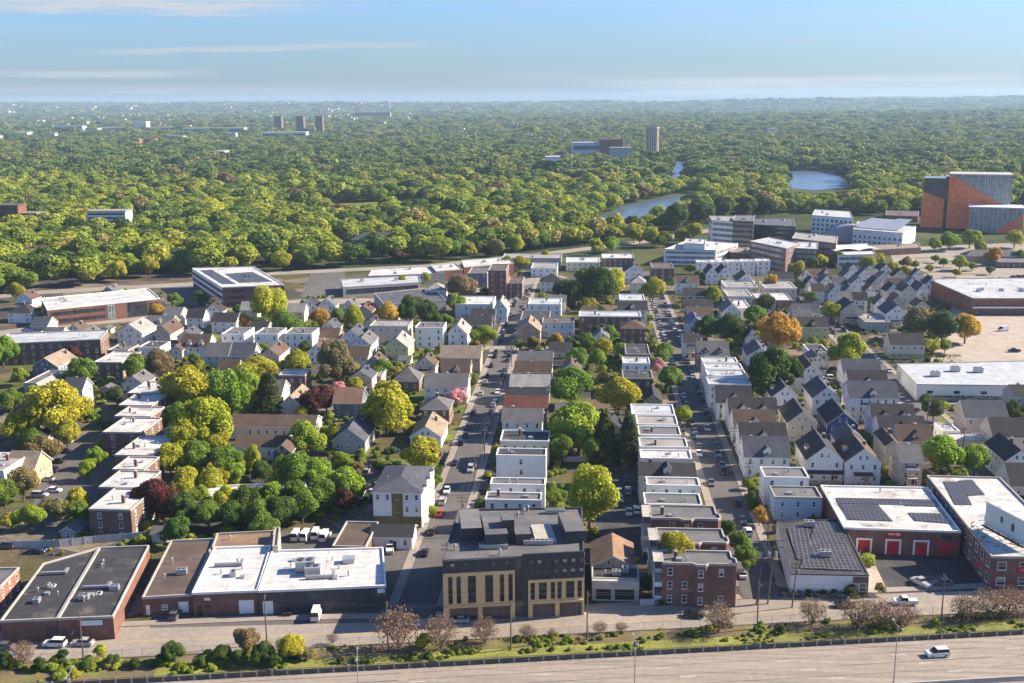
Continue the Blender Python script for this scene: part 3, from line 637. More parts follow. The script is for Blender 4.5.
for k in range(4): fixture(ROOF[t.name], 'vent', ((-.3 + .2 * k) * w_, -2.2, 10.9), 0, .6)

# tan and black apartment block
h1, h2 = 14.4, 15.2
q = quad_px([(442.5, 560), (584, 553), (582, 507), (458, 509)], 14.4)
A, Bq = Vector(q[0]), Vector(q[1]); D = Bq - A
t = flat(q, h1, 'dark', 'grey', name='apartment_block', label='tan and black five-storey apartment block with vertical window strips', cat='apartments', fixtures=(), windows=False, cap='dark_trim')
rz = t.rotation_euler.z
def seg(name, u0, u1, z0, z1, mats, th, off=.0, color=None): return on_face(t, name, A + D * u0, A + D * u1, z0, z1, mats, th, off, color=color)
LF = seg('tan_front', 0, .505, .01, 11.4, ['tan_panel'], .5); RF = seg('tan_front', .60, 1.0, .01, 8.9, ['tan_panel'], .5)
seg('dark_band', 0, .505, 11.41, 14.3, ['dark_metal'], .42); seg('dark_band', .56, 1.0, 8.91, 15.0, ['dark_metal'], .42)
seg('glass_link', .506, .559, .01, 14.2, ['dark_curtain'], .06)
Lw = D.length
def strips(par, us, u0, u1, z0, z1, widths):
    L = (u1 - u0) * Lw
    for u, w in zip(us, widths):
        mb = MB(); mb.box(-w / 2, -.03, 0, w / 2, 0, z1 - z0); o = put('window', mb, ['glass'], par, ((u - .5) * L, -.503, z0))
        fr = MB(); 
        for k in range(1, 3): z = (z1 - z0) * k / 3; fr.box(-w / 2, -.06, z - .25, w / 2, -.031, z + .25)
        fr.box(-w / 2 - .05, -.09, 0, -w / 2, .0, z1 - z0); fr.box(w / 2, -.09, 0, w / 2 + .05, 0, z1 - z0)
        if w > 1.2: fr.box(-.05, -.06, 0, .05, -.031, z1 - z0)
        put('window_frame', fr, ['dark_trim'], o)
strips(LF, (.10, .215, .40, .64, .82, .94), 0, .505, 4.3, 10.6, (.8, .8, 1.6, 1.6, .8, .8)); strips(RF, (.08, .26, .44, .56, .75, .92), .6, 1, 4.3, 8.2, (.8, 1.6, .8, .8, 1.7, .8))
for par, us in ((LF, (.28, .74)), (RF, (.28, .76))):
    L = par.dimensions.x if False else ((.505 if par is LF else .40) * Lw)
    for u in us:
        mb = MB(); mb.box(-L * .2, -.03, .1, L * .2, 0, 3.2); put('shopfront', mb, ['dark_curtain'], par, ((u - .5) * L, -.503, 0))
seg('canopy', .0, .505, 3.45, 3.85, ['tan_panel'], .75); seg('canopy', .60, 1.0, 3.45, 3.85, ['tan_panel'], .75)
for k in range(7):
    for zz in (9.9, 12.4):
        u = .60 + k * .06; mb = MB(); a_ = A + D * u; window(t, wloc(t, (a_ + Vector((D.y, -D.x)).normalized() * .43 + D * .02), zz + .5), 0, 1.0, 1.6, True, True)
edge_windows(t, tuple(wloc(t, A + D * .02, 0).xy), tuple(wloc(t, A + D * .5, 0).xy), 12.9, 1, 3, 2.6, 1.0, 1.6, True, True)
for o in list(t.children):
    if o.name.startswith('window') and abs(o.location.z - 12.9) < .01: o.location.y -= .43
rf = ROOF[t.name]
def rbox(x0, x1, yf, yb, z0, z1, mat, name='rooftop_penthouse', top=None, color=None):
    a = P(x0, yf, z1); b_ = P(x1, yf, z1); c_ = P((x0 + x1) / 2, yb, z1); mb = MB(); w = b_.x - a.x; d = c_.y - a.y
    mb.box(-w / 2, -d / 2, 0, w / 2, d / 2, z1 - z0, 0, 1); return put(name, mb, [mat, top or 'membrane'], rf, wloc(t, Vector(((a.x + b_.x) / 2, a.y + d / 2)), z0), color=color or ROOFS['grey'][0])
z = 13.98
rbox(457, 478, 528, 509, z, 17.2, 'dark_metal', color=(.13, .13, .14)); rbox(480, 503, 534, 512, z, 17.4, 'dark_metal'); rbox(501, 513, 520, 514, z, 19.2, 'dark_metal'); rbox(561, 582, 531, 512, z, 16.8, 'dark_metal')
rbox(532, 553, 541, 524, z, 14.6, 'concrete', 'rooftop_deck', 'concrete', (.5, .5, .5)); rbox(514, 530, 534, 528, z, 16.4, 'dark_curtain')
for k in range(6): fixture(rf, 'ac', wloc(t, P(483 + k * 4.2, 548, z).xy, z), 0, .8)
for k in range(6): fixture(rf, 'ac', wloc(t, P(527 + k * 4.4, 544, z).xy, z), 0, .8)
for k in range(5): fixture(rf, 'ac', wloc(t, P(549 + k * 3, 513, z).xy, z), 0, .8)
for x, y in ((518, 517), (524, 514), (528, 511), (568, 541), (500, 555), (455, 550)): fixture(rf, 'vent', wloc(t, P(x, y, z).xy, z), 0, 1.3)
E_ = q[1]; on_face(t, 'white_edge', Vector(q[1]) + Vector((0, .1)), Vector(q[1]) + Vector((0, 1.2)), .1, 14.0, ['trim'], .1)

# small grey commercial building and its gabled rear
t = fh_(592, 639, 578, 566, 5.6, 'grey', 'black', name='shop_building', label='low grey shop with dark windows just right of the tan and black block', cat='shop', fixtures=('ac', 'ac', 'vent'), windows=False)
x0, x1, y0, y1 = rect(592, 639, 578, 566, 5.6)
on_face(t, 'canopy', (x0, y0), (x1, y0), 3.4, 5.4, ['concrete'], 1.2); on_face(t, 'window_band', (x0 + 1, y0), (x0 + 4.3, y0), .4, 3.2, ['glass'], .05); on_face(t, 'window_band', (x0 + 5.2, y0), (x1 - 1, y0), .4, 3.2, ['glass'], .05)
s = on_face(t, 'sign', (x0 + 4, y0 - 1.2), (x1 - 3, y0 - 1.2), 4.4, 5.0, ['siding'], .06, color=(.3, .3, .3))
x0, x1, y0, y1 = rect(592, 634, 566, 543, 5.5)
gable(x0, x1, y0, y1, 5.5, 'y', 'tan', 'rust', name='workshop', label='gabled workshop with rusty brown roof directly behind the low grey shop', cat='workshop', chim=0, rise=2.4)
# red brick flats
for k, (a, lab) in enumerate(((( 663, 734, 563, 550), 'front red brick block of flats facing the highway, grey flat roof'), ((658, 726, 541.5, 528), 'middle red brick block of flats behind a yellow tree'), ((651, 718, 518, 505), 'rearmost red brick block of flats, joined to a white house'))):
    x0, x1, y0, y1 = rect(*a, 10.4); bx = 1.1
    poly = [(x0, y0), (x0 + (x1 - x0) * .42, y0), (x0 + (x1 - x0) * .47, y0 - .9), (x0 + (x1 - x0) * .60, y0 - .9), (x0 + (x1 - x0) * .65, y0), (x1, y0), (x1 + .8, y0 + .8), (x1 + .8, y0 + 3), (x1, y0 + 3.8), (x1, y1), (x0, y1)]
    t = flat(poly, 10.4, 'brick', 'grey', name='brick_flats', label=lab, cat='apartments', floors=3, win=(1.1, 1.8), sp=2.3, fixtures=('hatch', 'vent', 'chimney'), cap='concrete')
    for f_ in range(3):
        pb = MB(); pb.box(-1.9, 0, f_ * 3.3 + .9, 0, y1 - y0 - 1, f_ * 3.3 + 1.08); pb.box(-1.9, 0, f_ * 3.3 + 1.08, -1.82, y1 - y0 - 1, f_ * 3.3 + 2.0); pb.box(-1.9, 0, f_ * 3.3 + 1.08, 0, .08, f_ * 3.3 + 2.0)
        if f_ == 2: pb.box(-2.0, -.1, 10.2, 0, y1 - y0 - .9, 10.36)
        for yy in (0, (y1 - y0) * .45): pb.box(-1.92, yy, .1 if f_ == 0 else f_ * 3.3, -1.74, yy + .18, f_ * 3.3 + 3.3)
        o = put('gallery', pb, ['trim' if f_ < 2 else 'concrete'], t); o.location = wloc(t, (x0 - .01, y0 + .6), 0)
# dark solar-roofed hall, pale blue house, white flats
q = quad_px([(791, 573.5), (869, 575), (841, 519), (777, 521)], 5.4)
t = flat(q, 5.4, 'white', 'black', name='workshop_hall', label='white-fronted hall whose dark roof is covered with solar panels', cat='hall', fixtures=(), windows=False, cap='dark_trim', par_h=.3)
ro = ROOF[t.name]
on_face(t, 'brick_corner', Vector(q[0]).lerp(Vector(q[1]), .80), Vector(q[1]), .02, 4.9, ['brick'], .1, color=WALLS['brick'][0])
solar(t, quad_px([(800, 569), (861, 571.5), (839, 524), (816, 522)], 5.2), 5.36, 0, 'solar_fine'); solar(t, quad_px([(797, 560), (812, 561), (808, 524), (787, 529)], 5.2), 5.37, 0, 'solar_fine')
for x, y in ((825, 556), (809, 526)): fixture(ro, 'ac', wloc(t, P(x, y, 5.5).xy, 5.5), 0, 1.1)
for u in (.83, .93): window(t, wloc(t, Vector(q[0]).lerp(Vector(q[1]), u) + Vector((0, -.11)), 2.4), 0, 1.6, 2.0, True)
fh_(775, 822, 497, 486, 6.6, 'paleblue', 'grey', label='pale blue flat-roofed house behind the solar-roofed hall', floors=2, sp=3.4, win=(.9, 1.5), name='flat_roofed_house')
fh_(765, 809, 477, 467, 8.4, 'white', 'grey', label='white flat-roofed house just behind the pale blue house', floors=3)
# solar-roofed brick garage with red doors
q = quad_px([(844, 527), (961, 531), (928, 487), (821, 485)], 6.8)
t = flat(q, 6.8, 'brick', 'white', name='repair_garage', label='brick garage with three red doors and solar panels on its white roof', cat='garage', fixtures=(), windows=False, cap='trim')
for u in (.13, .38, .62): 
    o = roller(t, q[0], q[1], u, u + .105, .1, 3.6, ['red_paint']); 
aw = MB(); aw.prism([(-2.6, 0), (-2.6, -1.8), (2.6, -1.8), (2.6, 0)], 0, .1); aw.v = [(x, y, z + (1.1 if y > -.1 else 0)) for x, y, z in aw.v]; ao = put('awning', aw, ['red_paint'], t); ao.location = wloc(t, Vector(q[0]).lerp(Vector(q[1]), .88), 2.7)
roller(t, q[0], q[1], .84, .92, .1, 2.6, ['red_paint'], name='door', frame=False)
s = on_face(t, 'sign', Vector(q[0]).lerp(Vector(q[1]), .37), Vector(q[0]).lerp(Vector(q[1]), .51), 4.7, 6.1, ['red_paint'], .15); sign_text(s, 3, 3.0, .6, ['trim'], -.15, .4)
on_face(t, 'sign', Vector(q[0]).lerp(Vector(q[1]), .84), Vector(q[0]).lerp(Vector(q[1]), .93), 4.4, 5.6, ['dark_metal'], .12)
for pts in ([(848, 520), (893, 521.5), (884, 512), (843, 511)], [(850, 520), (950, 522), (944, 514), (915, 513.5)][::1] if False else [(915, 521), (951, 524), (943, 514), (908, 513)], [(843, 511), (884, 512), (878, 505), (838, 504)], [(838, 503.5), (938, 506), (934, 500), (836, 498)], [(905, 506), (938, 507), (936, 503), (902, 502)]): solar(t, quad_px(pts, 6.4), 6.42 + .01 * pts[0][0] / 900, 0)
for x, y in ((900, 506), (880, 492), (930, 494)): fixture(ROOF[t.name], 'vent', wloc(t, P(x, y, 6.4).xy, 6.38), 0, 1)
# brick building carrying the billboard
q = quad_px([(992, 556), (1080, 557), (1000, 477), (927, 475)], 8.2)
t = flat(q, 8.2, 'brick', 'white', name='brick_building', label='long two-storey brick building carrying a big billboard on its roof', cat='building', fixtures=('hatch', 'vent', 'vent'), floors=2, win=(2.0, 2.0), sp=4.2, cap='concrete', near=True)
solar(t, quad_px([(955, 505), (972, 505), (960, 482), (943, 482)], 7.8), 7.82, 0); solar(t, quad_px([(968, 496), (985, 495), (972, 480), (958, 481)], 7.8), 7.83, 0)
a0, a1 = Vector(q[3]), Vector(q[0])
aw = MB(); aw.box(-1.3, -1.4, 0, 1.3, 0, .12); aw.v = [(x, y, z + (.9 if y > -.1 else 0)) for x, y, z in aw.v]; ao = put('awning', aw, ['red_paint'], t); ao.location = wloc(t, a0.lerp(a1, .88), 2.6); ao.rotation_euler = (0, 0, math.atan2((a1 - a0).y, (a1 - a0).x) - t.rotation_euler.z)
s = on_face(t, 'sign', Vector(q[0]).lerp(Vector(q[1]), .30), Vector(q[0]).lerp(Vector(q[1]), .56), 4.3, 5.5, ['red_paint'], .15); sign_text(s, 5, 3.2, .5, ['trim'], -.15, .35)
ro = ROOF[t.name]; mb = MB()
for k in range(40):
    u, v = rnd.random(), rnd.random(); p = Vector(P(1000, 545, 7.8).xy).lerp(Vector(P(985, 524, 7.8).xy), v) + Vector((rnd.uniform(-4, 6), rnd.uniform(-2, 2))); l = wloc(t, p, 7.8)
    mb.tube(l, (l.x + rnd.uniform(-2, 2), l.y + rnd.uniform(-2, 2), l.z + rnd.uniform(0, .6)), .09, n=4)
put('roof_steelwork', mb, ['wood_pole'], ro)
b0 = P(985, 523, 9.2); b1 = P(1027, 546, 9.2); d = (b1.xy - b0.xy); L = d.length; rz = math.atan2(d.y, d.x)
bb = thing('billboard', 'big pale green-white billboard standing on the brick building roof', 'billboard', ((b0.x + b1.x) / 2, (b0.y + b1.y) / 2, 7.9), rz)
mb = MB(); mb.box(-L / 2, -.15, 1.3, L / 2, .15, 6.6); put('face_panel', mb, ['siding'], bb, color=(.50, .56, .54))
mb = MB()
for x0, x1, z0, z1 in ((-L / 2 - .2, L / 2 + .2, 6.6, 6.85), (-L / 2 - .2, L / 2 + .2, 1.05, 1.3)): mb.box(x0, -.25, z0, x1, .2, z1)
put('panel_frame', mb, ['metal'], bb)
mb = MB(); mb.box(-L / 2, -1.3, .9, L / 2, -.3, 1.0); put('catwalk', mb, ['dark_metal'], bb)
for k in range(7):
    x = -L / 2 + .6 + (L - 1.2) * k / 6; mb = MB(); mb.tube((x, 0, 0), (x, 0, 1.3), .14); mb.tube((x, 1.8, 0), (x, .16, 5.6), .09); put('strut', mb, ['dark_metal'], bb)
mb = MB(); 
for x, z, r in ((-1.5, 4.4, .9), (2.4, 3.9, 1.1)):
    mb.prism([(x + r * math.cos(a * .7), .0 + 0) for a in range(3)], 0, .01, cap=False) if False else None
    for k in range(14): a = 2 * math.pi * k / 14; mb.face([(x, -.156, z), (x + r * .55 * math.cos(a), -.156, z + r * math.sin(a)), (x + r * .55 * math.cos(a + .45), -.156, z + r * math.sin(a + .45))])
put('printed_figures', mb, ['dark_metal'], bb)

# ------------------------------------------------------------------ rows along the two main streets
W = fh_; 
# left side of the street right of the tan block (white and grey flat roofs stepping back)
SR = lambda k: f'{k} house of the stepped flat-roofed row behind the brick flats'
W(645, 702, 504, 493, 9.4, 'white', 'grey', label=SR('first white')); W(647, 700, 485, 477, 9.4, 'white', 'ltgrey', label=SR('second white')); gh(640, 695, 476, 465, 8.4, 'x', 'grey', 'black', dorm=1, rise=2.2)
W(641, 692, 458, 449.5, 9.4, 'cream', 'white', label=SR('cream bright-white-roofed fourth')); W(640, 688, 446.5, 437.5, 9.2, 'white', 'ltgrey', label=SR('fifth, light-grey-roofed')); W(639, 681, 434.5, 426, 9.2, 'white', 'grey', label=SR('sixth, grey-roofed')); W(637, 678, 424, 415, 9.2, 'white', 'ltgrey', label=SR('seventh, light-grey-roofed')); W(632, 675, 414, 404, 9.2, 'cream', 'silver', label=SR('last, silver-roofed cream'))
gh(645, 662, 401, 391, 3.4, 'y', 'tan', 'black', name='garage', desc='small black-roofed garage', cat='garage', chim=0)
W(623, 650, 363, 357, 9.4, 'white', 'silver', desc='white arch-fronted flat-roofed house', cap='trim'); W(623, 653, 378, 370, 7.6, 'dark', 'black'); W(626, 650, 354, 344, 7, 'brownbrick', 'black')
gh(621, 645, 328, 320, 7.4, 'x', 'brick', 'brown', hip=True, rise=3); 
W(579, 641, 316, 311, 9.4, 'brick', 'silver', name='brick_flats', label='long two-storey red brick flats with a silver flat roof', cat='apartments', cap='trim'); gh(618, 647, 310, 303, 8.4, 'x', 'white', 'black', dorm=1); W(620, 645, 300, 294, 9.2, 'white', 'silver')
gh(631, 646, 283, 275, 6.4, 'x', 'white', 'ltgrey', hip=True); gh(624, 643, 272, 264, 7, 'y', 'white', 'black'); W(604, 622, 273, 266, 7, 'cream', 'ltgrey')
# right side of that street
gh(745, 790, 457, 443, 6.6, 'x', 'white', 'slate', dorm=1, rise=4.6); gh(741, 787, 441.5, 430, 6.6, 'x', 'white', 'black', dorm=1, rise=4.4); gh(735, 776, 427.5, 416, 6.6, 'x', 'white', 'brown', dorm=1, rise=4.4); gh(730, 777, 414, 404, 6.6, 'x', 'white', 'black', dorm=2, rise=4.2)
gh(717, 752, 402.5, 387, 6.6, 'x', 'white', 'black', dorm=1, rise=4.6)
for k, a in enumerate(((709, 751, 384, 377), (708, 747, 375.5, 369.5), (706, 743, 368.5, 363), (703, 738, 362, 357))): W(*a, 9.2, 'white', 'silver', label=('nearest', 'second', 'third', 'farthest')[k] + ' of four joined white houses with silver roofs, right side of the street')
gh(698, 729, 355, 341, 7, 'x', 'brown', 'grey', dorm=2, rise=4.6); gh(684, 700, 343, 334, 7.5, 'x', 'white', 'black', porch=3, rise=3); gh(687, 704, 325, 316, 6.5, 'y', 'paleblue', 'blue', rise=3.6); gh(689, 713, 316, 309, 6.5, 'x', 'grey', 'brown'); gh(686, 713, 308, 301, 7, 'x', 'dark', 'black')
gh(684, 705, 296, 287, 6.5, 'x', 'brownbrick', 'black'); gh(676, 699, 283, 272, 6.5, 'x', 'white', 'brown', dorm=1); W(652, 674, 268, 258, 9, 'brownbrick', 'brown')
gh(722, 741, 312, 300, 6.4, 'y', 'white', 'grey', porch=2)
for a, r in (((726, 758, 287, 280), 'ltgrey'), ((728, 752, 296, 289), 'ltgrey'), ((729, 751, 308, 298), 'white')): W(*a, 6.5, 'cream', r)
W(766, 797, 288, 279, 7.5, 'cream', 'ltgrey'); W(758, 776, 300, 291, 6.5, 'grey', 'silver'); W(776, 793, 300, 291, 6, 'orangebrick', 'white')
gh(706, 718, 274, 266, 6.5, 'y', 'white', 'black'); gh(718, 731, 274, 266, 6.5, 'y', 'white', 'black'); gh(737, 755, 281, 270, 6.2, 'y', 'white', 'brown'); gh(769, 794, 279, 272, 6, 'x', 'beige', 'black')
gh(799, 829, 327, 317, 6.6, 'x', 'lime', 'black', dorm=1, label='pale green house with black roof and one dormer behind the golden tree', rise=3.6); gh(794, 820, 313, 303, 6.5, 'x', 'grey', 'slate')
gh(748, 773, 356, 343, 6.2, 'y', 'paleblue', 'slate', rise=3.4); gh(746, 758, 338, 331, 5.5, 'y', 'white', 'black'); gh(799, 823, 374, 358, 8.2, 'y', 'white', 'black'); W(810, 829, 352, 344, 6.5, 'white', 'black')
# gable-fronted houses further right
gh(772, 798, 397, 383, 7.2, 'y', 'white', 'black', porch=1, gdorm=1); gh(813, 840, 398, 384, 6.4, 'y', 'white', 'slate'); gh(788, 817, 423, 406, 6.6, 'y', 'beige', 'black', desc='sage-gabled beige house with black roof'); 
gh(828, 858, 424, 406, 6.6, 'y', 'blue', 'black', label='royal blue gabled house with a steep black roof'); gh(807, 843, 460, 442, 7.0, 'y', 'white', 'black', porch=1, gdorm=1); gh(846, 881, 462, 444, 7.0, 'y', 'white', 'brown', porch=2, gdorm=1, label='white gabled house with brown roof, behind the red-door garage')
gh(886, 901, 446, 433, 8, 'y', 'beige', 'brown'); gh(901, 923, 462, 446, 8, 'x', 'beige', 'grey', porch=3, rise=3.4); gh(901, 933, 441, 432, 6.5, 'x', 'pinkish', 'brown', dorm=1); gh(881, 926, 432.5, 423, 6.4, 'x', 'white', 'black', dorm=1, rise=4); gh(874, 916, 421, 411, 6.4, 'x', 'white', 'black', dorm=2, rise=4.2)
gh(850, 898, 398, 389, 8.6, 'x', 'white', 'slate', dorm=1, porch=3); gh(850, 888, 386, 375, 7, 'x', 'white', 'black', dorm=1); gh(844, 881, 374, 367, 6.4, 'x', 'white', 'slate')
gh(966, 1008, 418, 405, 6.6, 'x', 'pinkish', 'slate', porch=0, rise=4.4, label='pinkish beige house with slate roof by the long white warehouse'); W(954, 988, 440, 433, 4.5, 'pinkish', 'white'); gh(994, 1030, 437, 426, 7, 'x', 'beige', 'black'); gh(1006, 1034, 461, 440, 7, 'y', 'white', 'black', porch=1); gh(1012, 1042, 486, 468, 6.6, 'x', 'cream', 'black', porch=1); W(943, 960, 431, 423, 4.5, 'white', 'silver')
gh(891, 925, 345, 335, 6.2, 'x', 'cream', 'black', label='cream house with black roof behind a long clipped hedge', rise=4)
q = quad_px([(917, 384), (1080, 386), (1040, 360), (897, 363.5)], 6.4)
t = flat(q, 6.4, 'white', 'silver', name='warehouse', label='long white warehouse with silver roof and three rooftop units', cat='warehouse', fixtures=(), windows=False, rmat='seam_membrane', cap='concrete', par_h=.4)
for x, y in ((935, 376), (955, 371), (978, 372)): fixture(ROOF[t.name], 'ac', wloc(t, P(x, y, 6.2).xy, 6.12), 0, 1.5)
edge_windows(t, tuple(wloc(t, q[0], 0).xy), tuple(wloc(t, q[1], 0).xy), 3.4, 1, 3, 9, 2.2, 1.0, False, True)
# far right: shopping block, its lot, the low grey pavilion
q = quad_px([(973, 298), (1100, 298), (1075, 277), (928, 278.5)], 9.0)
t = flat(q, 9.0, 'orangebrick', 'silver', name='store', label='broad red brick store with a silver roof full of rooftop units', cat='store', fixtures=('ac',) * 9 + ('vent',) * 8, windows=False, cap='concrete'); 
for k in range(7): on_face(t, 'shopfront', Vector(q[0]).lerp(Vector(q[1]), .05 + k * .13), Vector(q[0]).lerp(Vector(q[1]), .15 + k * .13), .3, 3.4, ['dark_curtain'], .06)
on_face(t, 'canopy', Vector(q[0]), Vector(q[1]), 3.9, 4.4, ['trim'], 2.2)
gh(966, 1022, 256, 243, 5, 'x', 'tan', 'grey', hip=True, rise=5, name='pavilion', label='low tan pavilion with a broad grey hipped roof beyond the store', cat='pavilion', chim=0); W(1000, 1040, 262, 250, 4, 'brownbrick', 'grey', label='low brown brick annex beside the grey-roofed pavilion', fixtures=())
# clusters of small gabled houses
def lane(y, xs, h=6.2, d=None, cols=('white', 'white', 'cream', 'white', 'grey', 'white'), rc=('black', 'brown', 'black', 'slate', 'grey')):
    for k, x in enumerate(xs):
        w = 12.5 if y > 295 else 12; w = 12.5
        x += rnd.uniform(-2, 2); w = rnd.uniform(10.5, 14.5); gh(x, x + w, y + rnd.uniform(-1.5, 1.5), rnd.uniform(8.5, 13), h + rnd.uniform(-1.0, .8), rnd.choice('yyyx'), rnd.choice(cols), rnd.choice(rc), near=False, rise=rnd.uniform(3.4, 4.8), chim=rnd.random() < .6, dorm=0, porch=rnd.choice((0, 0, 1, 2)), rz=rnd.uniform(-.12, .12))
gh(841, 863, 311, 300, 7, 'y', 'beige', 'black', porch=2); gh(886, 908, 314, 303, 7, 'y', 'white', 'slate', porch=2); W(866, 890, 322, 313, 5, 'grey', 'ltgrey')
lane(304, (876, 893)); lane(299, (839, 855)); lane(292, (814, 828, 846, 866, 884, 901, 918)); lane(284.5, (806, 836, 853, 870, 888, 906, 925)); lane(277.5, (822, 842, 858, 876, 894, 912)); lane(271, (846, 862, 880)); lane(283, (820,)); lane(276, (800,))
gh(802, 832, 276, 271, 6, 'x', 'brownbrick', 'brown')
# houses right of the street beside the tan block (middle block)
W(485, 541, 499.5, 492, 8.6, 'white', 'grey'); W(490, 545, 484, 477.5, 9.0, 'white', 'grey'); W(496, 546, 455, 448, 10.0, 'white', 'black', label='tall blank white flat-roofed house in the row behind the tan block', sp=8); W(500, 549, 440.5, 430, 8.4, 'cream', 'black')
gh(502, 542, 421, 413, 7, 'x', 'white', 'grey', rise=3); gh(504, 547, 411, 403, 7, 'x', 'brown', 'red', dorm=0); gh(507, 546, 402, 391, 7, 'x', 'brown', 'black', rise=3.4); gh(510, 549, 386.5, 375, 6.6, 'x', 'grey', 'ltgrey', rise=3.2); gh(515, 551, 372, 367, 6, 'x', 'brown', 'brown'); gh(518, 552, 364, 345, 6.8, 'x', 'white', 'grey', rise=4, label='white house with a big plain grey roof at the cross street corner')
gh(517, 540, 331, 322, 6.2, 'y', 'tan', 'tan', label='tan gabled house with pale tan roof on the street corner'); W(520, 549, 320, 311, 6.5, 'dark', 'black'); W(528, 561, 304, 298, 8.6, 'white', 'silver'); W(542, 574, 322.5, 317, 7.4, 'paleblue', 'brown')
gh(540, 563, 282, 272, 6, 'x', 'white', 'black', hip=True); W(531, 557, 268, 262, 6, 'white', 'ltgrey'); W(502, 561, 258, 250, 7, 'grey', 'ltgrey', name='depot', cat='depot', label='long low grey depot along the parkway behind the brick hotel', fixtures=('ac', 'vent', 'vent'))
W(566, 600, 262, 253, 6, 'cream', 'white', name='depot', cat='depot', label='low white-roofed depot behind the dark tree clump', fixtures=('ac', 'ac', 'vent')); W(602, 634, 258, 251, 6, 'brownbrick', 'white', name='depot', cat='depot', label='low brick depot with white roof nearest the glass offices', fixtures=('ac', 'ac', 'vent'))
W(488, 506, 270, 261, 17, 'brick', 'brown', name='brick_hotel', cat='building', label='tall old red brick building at the far end of the wired street', floors=5); W(507, 522, 283, 274, 9, 'brownbrick', 'brown'); W(468, 487, 273, 264, 9, 'slate', 'grey')
W(455, 492, 304, 296, 7.6, 'white', 'white', sp=3); gh(471, 494, 318, 306, 6, 'x', 'dark', 'black'); gh(461, 491, 325, 313, 5.8, 'x', 'dark', 'black'); gh(494, 507, 309, 297, 7, 'y', 'white', 'ltgrey', hip=False)
# left of that street
gh(440, 480, 357.5, 339, 6.6, 'x', 'tan', 'tan', rise=3.8, label='long tan house with broad light brown roof at the street corner'); gh(443, 469, 374, 360, 5.2, 'x', 'beige', 'brown', dorm=1, porch=1); gh(448, 467, 334, 323, 6, 'y', 'white', 'ltgrey')
W(415, 443, 327.5, 322, 9.6, 'white', 'grey', name='triple_decker', desc='white three-storey flat-roofed house', floors=3, sp=2.6); W(369, 408, 326, 320, 9.8, 'pinkish', 'ltgrey', name='triple_decker', label='wide pinkish three-storey house with stacked balconies', floors=3, sp=2.4); gh(385, 408, 347.5, 338, 5.6, 'y', 'lime', 'ltgrey'); gh(352, 371, 345, 336, 5.6, 'y', 'paleblue', 'grey')
q = quad_px([(384, 304), (446, 300), (432, 287), (374, 293)], 6)
flat(q, 6, 'grey', 'slate', name='garage_hall', label='low hall with a wide dark grey-blue flat roof near the avenue', cat='hall', fixtures=('vent', 'vent', 'ac'), windows=False); gh(425, 445, 290, 281, 7, 'x', 'white', 'ltgrey', hip=True)
gh(424, 467, 386.5, 377, 6.8, 'x', 'white', 'grey', rise=3.6, label='long white house with grey roof beside the pink blossom tree'); gh(421, 449, 409, 400, 6.4, 'y', 'brick', 'grey', hip=True, label='red brick house with grey hipped roof by the street', rise=3); gh(410, 441, 437, 422, 3.8, 'y', 'white', 'tan', rise=3.6); gh(332, 365, 441, 416, 4.2, 'y', 'grey', 'slate', rise=4.2, label='long grey gabled house with slate roof near the big yellow tree'); gh(333, 361, 403, 395, 5.6, 'x', 'slate', 'rust')
gh(393, 419, 381, 370, 4.4, 'x', 'brown', 'grey', hip=True); W(360, 381, 376, 369, 4.6, 'grey', 'ltgrey'); W(278, 305, 375, 369, 7.6, 'brownbrick', 'white'); gh(279, 302, 406, 390, 4.6, 'y', 'grey', 'tan', rise=3.6)
for k, a in enumerate(((221, 244, 334, 327), (254, 278, 334, 327.5), (284, 312, 333.5, 327.5))): W(*a, 9.4, 'white', 'grey', name='triple_decker', label=('white three-storey house, leftmost of three alike beside a parking yard', 'middle one of three like white three-storey houses', 'widest of three white three-storey houses, with grey centre strip')[k], floors=3, sp=2.5)
gh(205, 228, 356, 346, 5, 'x', 'paleblue', 'grey'); gh(229, 253, 356, 346, 5, 'x', 'grey', 'slate'); gh(260, 279, 356, 346, 5, 'y', 'beige', 'brown'); gh(308, 324, 351, 343, 5.6, 'y', 'white', 'brown'); gh(341, 361, 338, 325, 6.4, 'y', 'white', 'slate'); gh(211, 236, 322, 312, 5.4, 'x', 'white', 'black'); gh(318, 338, 338, 330, 5, 'x', 'tan', 'brown')
gh(180, 208, 347, 338, 6, 'x', 'white', 'brown', dorm=2); gh(170, 182, 350, 342, 5.4, 'y', 'cream', 'brown'); gh(117, 142, 333, 322, 6, 'y', 'white', 'ltgrey'); gh(145, 171, 325, 314, 6, 'x', 'sage', 'grey', dorm=1); gh(155, 170, 334, 326, 5, 'y', 'beige', 'brown'); W(138, 160, 347, 341, 5.4, 'white', 'black'); gh(7, 31, 313, 299, 5.2, 'x', 'white', 'black', hip=True)
for x, y in ((186, 318), (204, 312), (240, 310), (318, 306), (287, 312), (300, 306), (340, 308)): gh(x, x + 17, y, 9, 5.2, rnd.choice('xy'), rnd.choice(('white', 'cream', 'grey')), rnd.choice(('grey', 'black', 'ltgrey')), near=False)
W(93, 122, 362, 351, 7, 'brownbrick', 'white'); W(107, 128, 350, 344, 5.5, 'brownbrick', 'grey'); gh(32, 58, 367, 351, 5.6, 'y', 'slate', 'tan', rise=3.8); W(23, 62, 383, 370, 6, 'grey', 'grey'); gh(26, 48, 392, 377, 5.4, 'y', 'grey', 'ltgrey'); gh(4, 33, 472, 457, 4.6, 'x', 'tan', 'tan'); W(-30, 4, 470, 452, 8, 'white', 'ltgrey')
q = quad_px([(0, 343.5), (100, 339), (108, 329.5), (8, 333)], 10); flat(q, 10, 'brownbrick', 'silver', name='brick_flats', label='long brown brick block of flats with pale roof and sunlit end wall', cat='apartments', sp=3.4, floors=3)
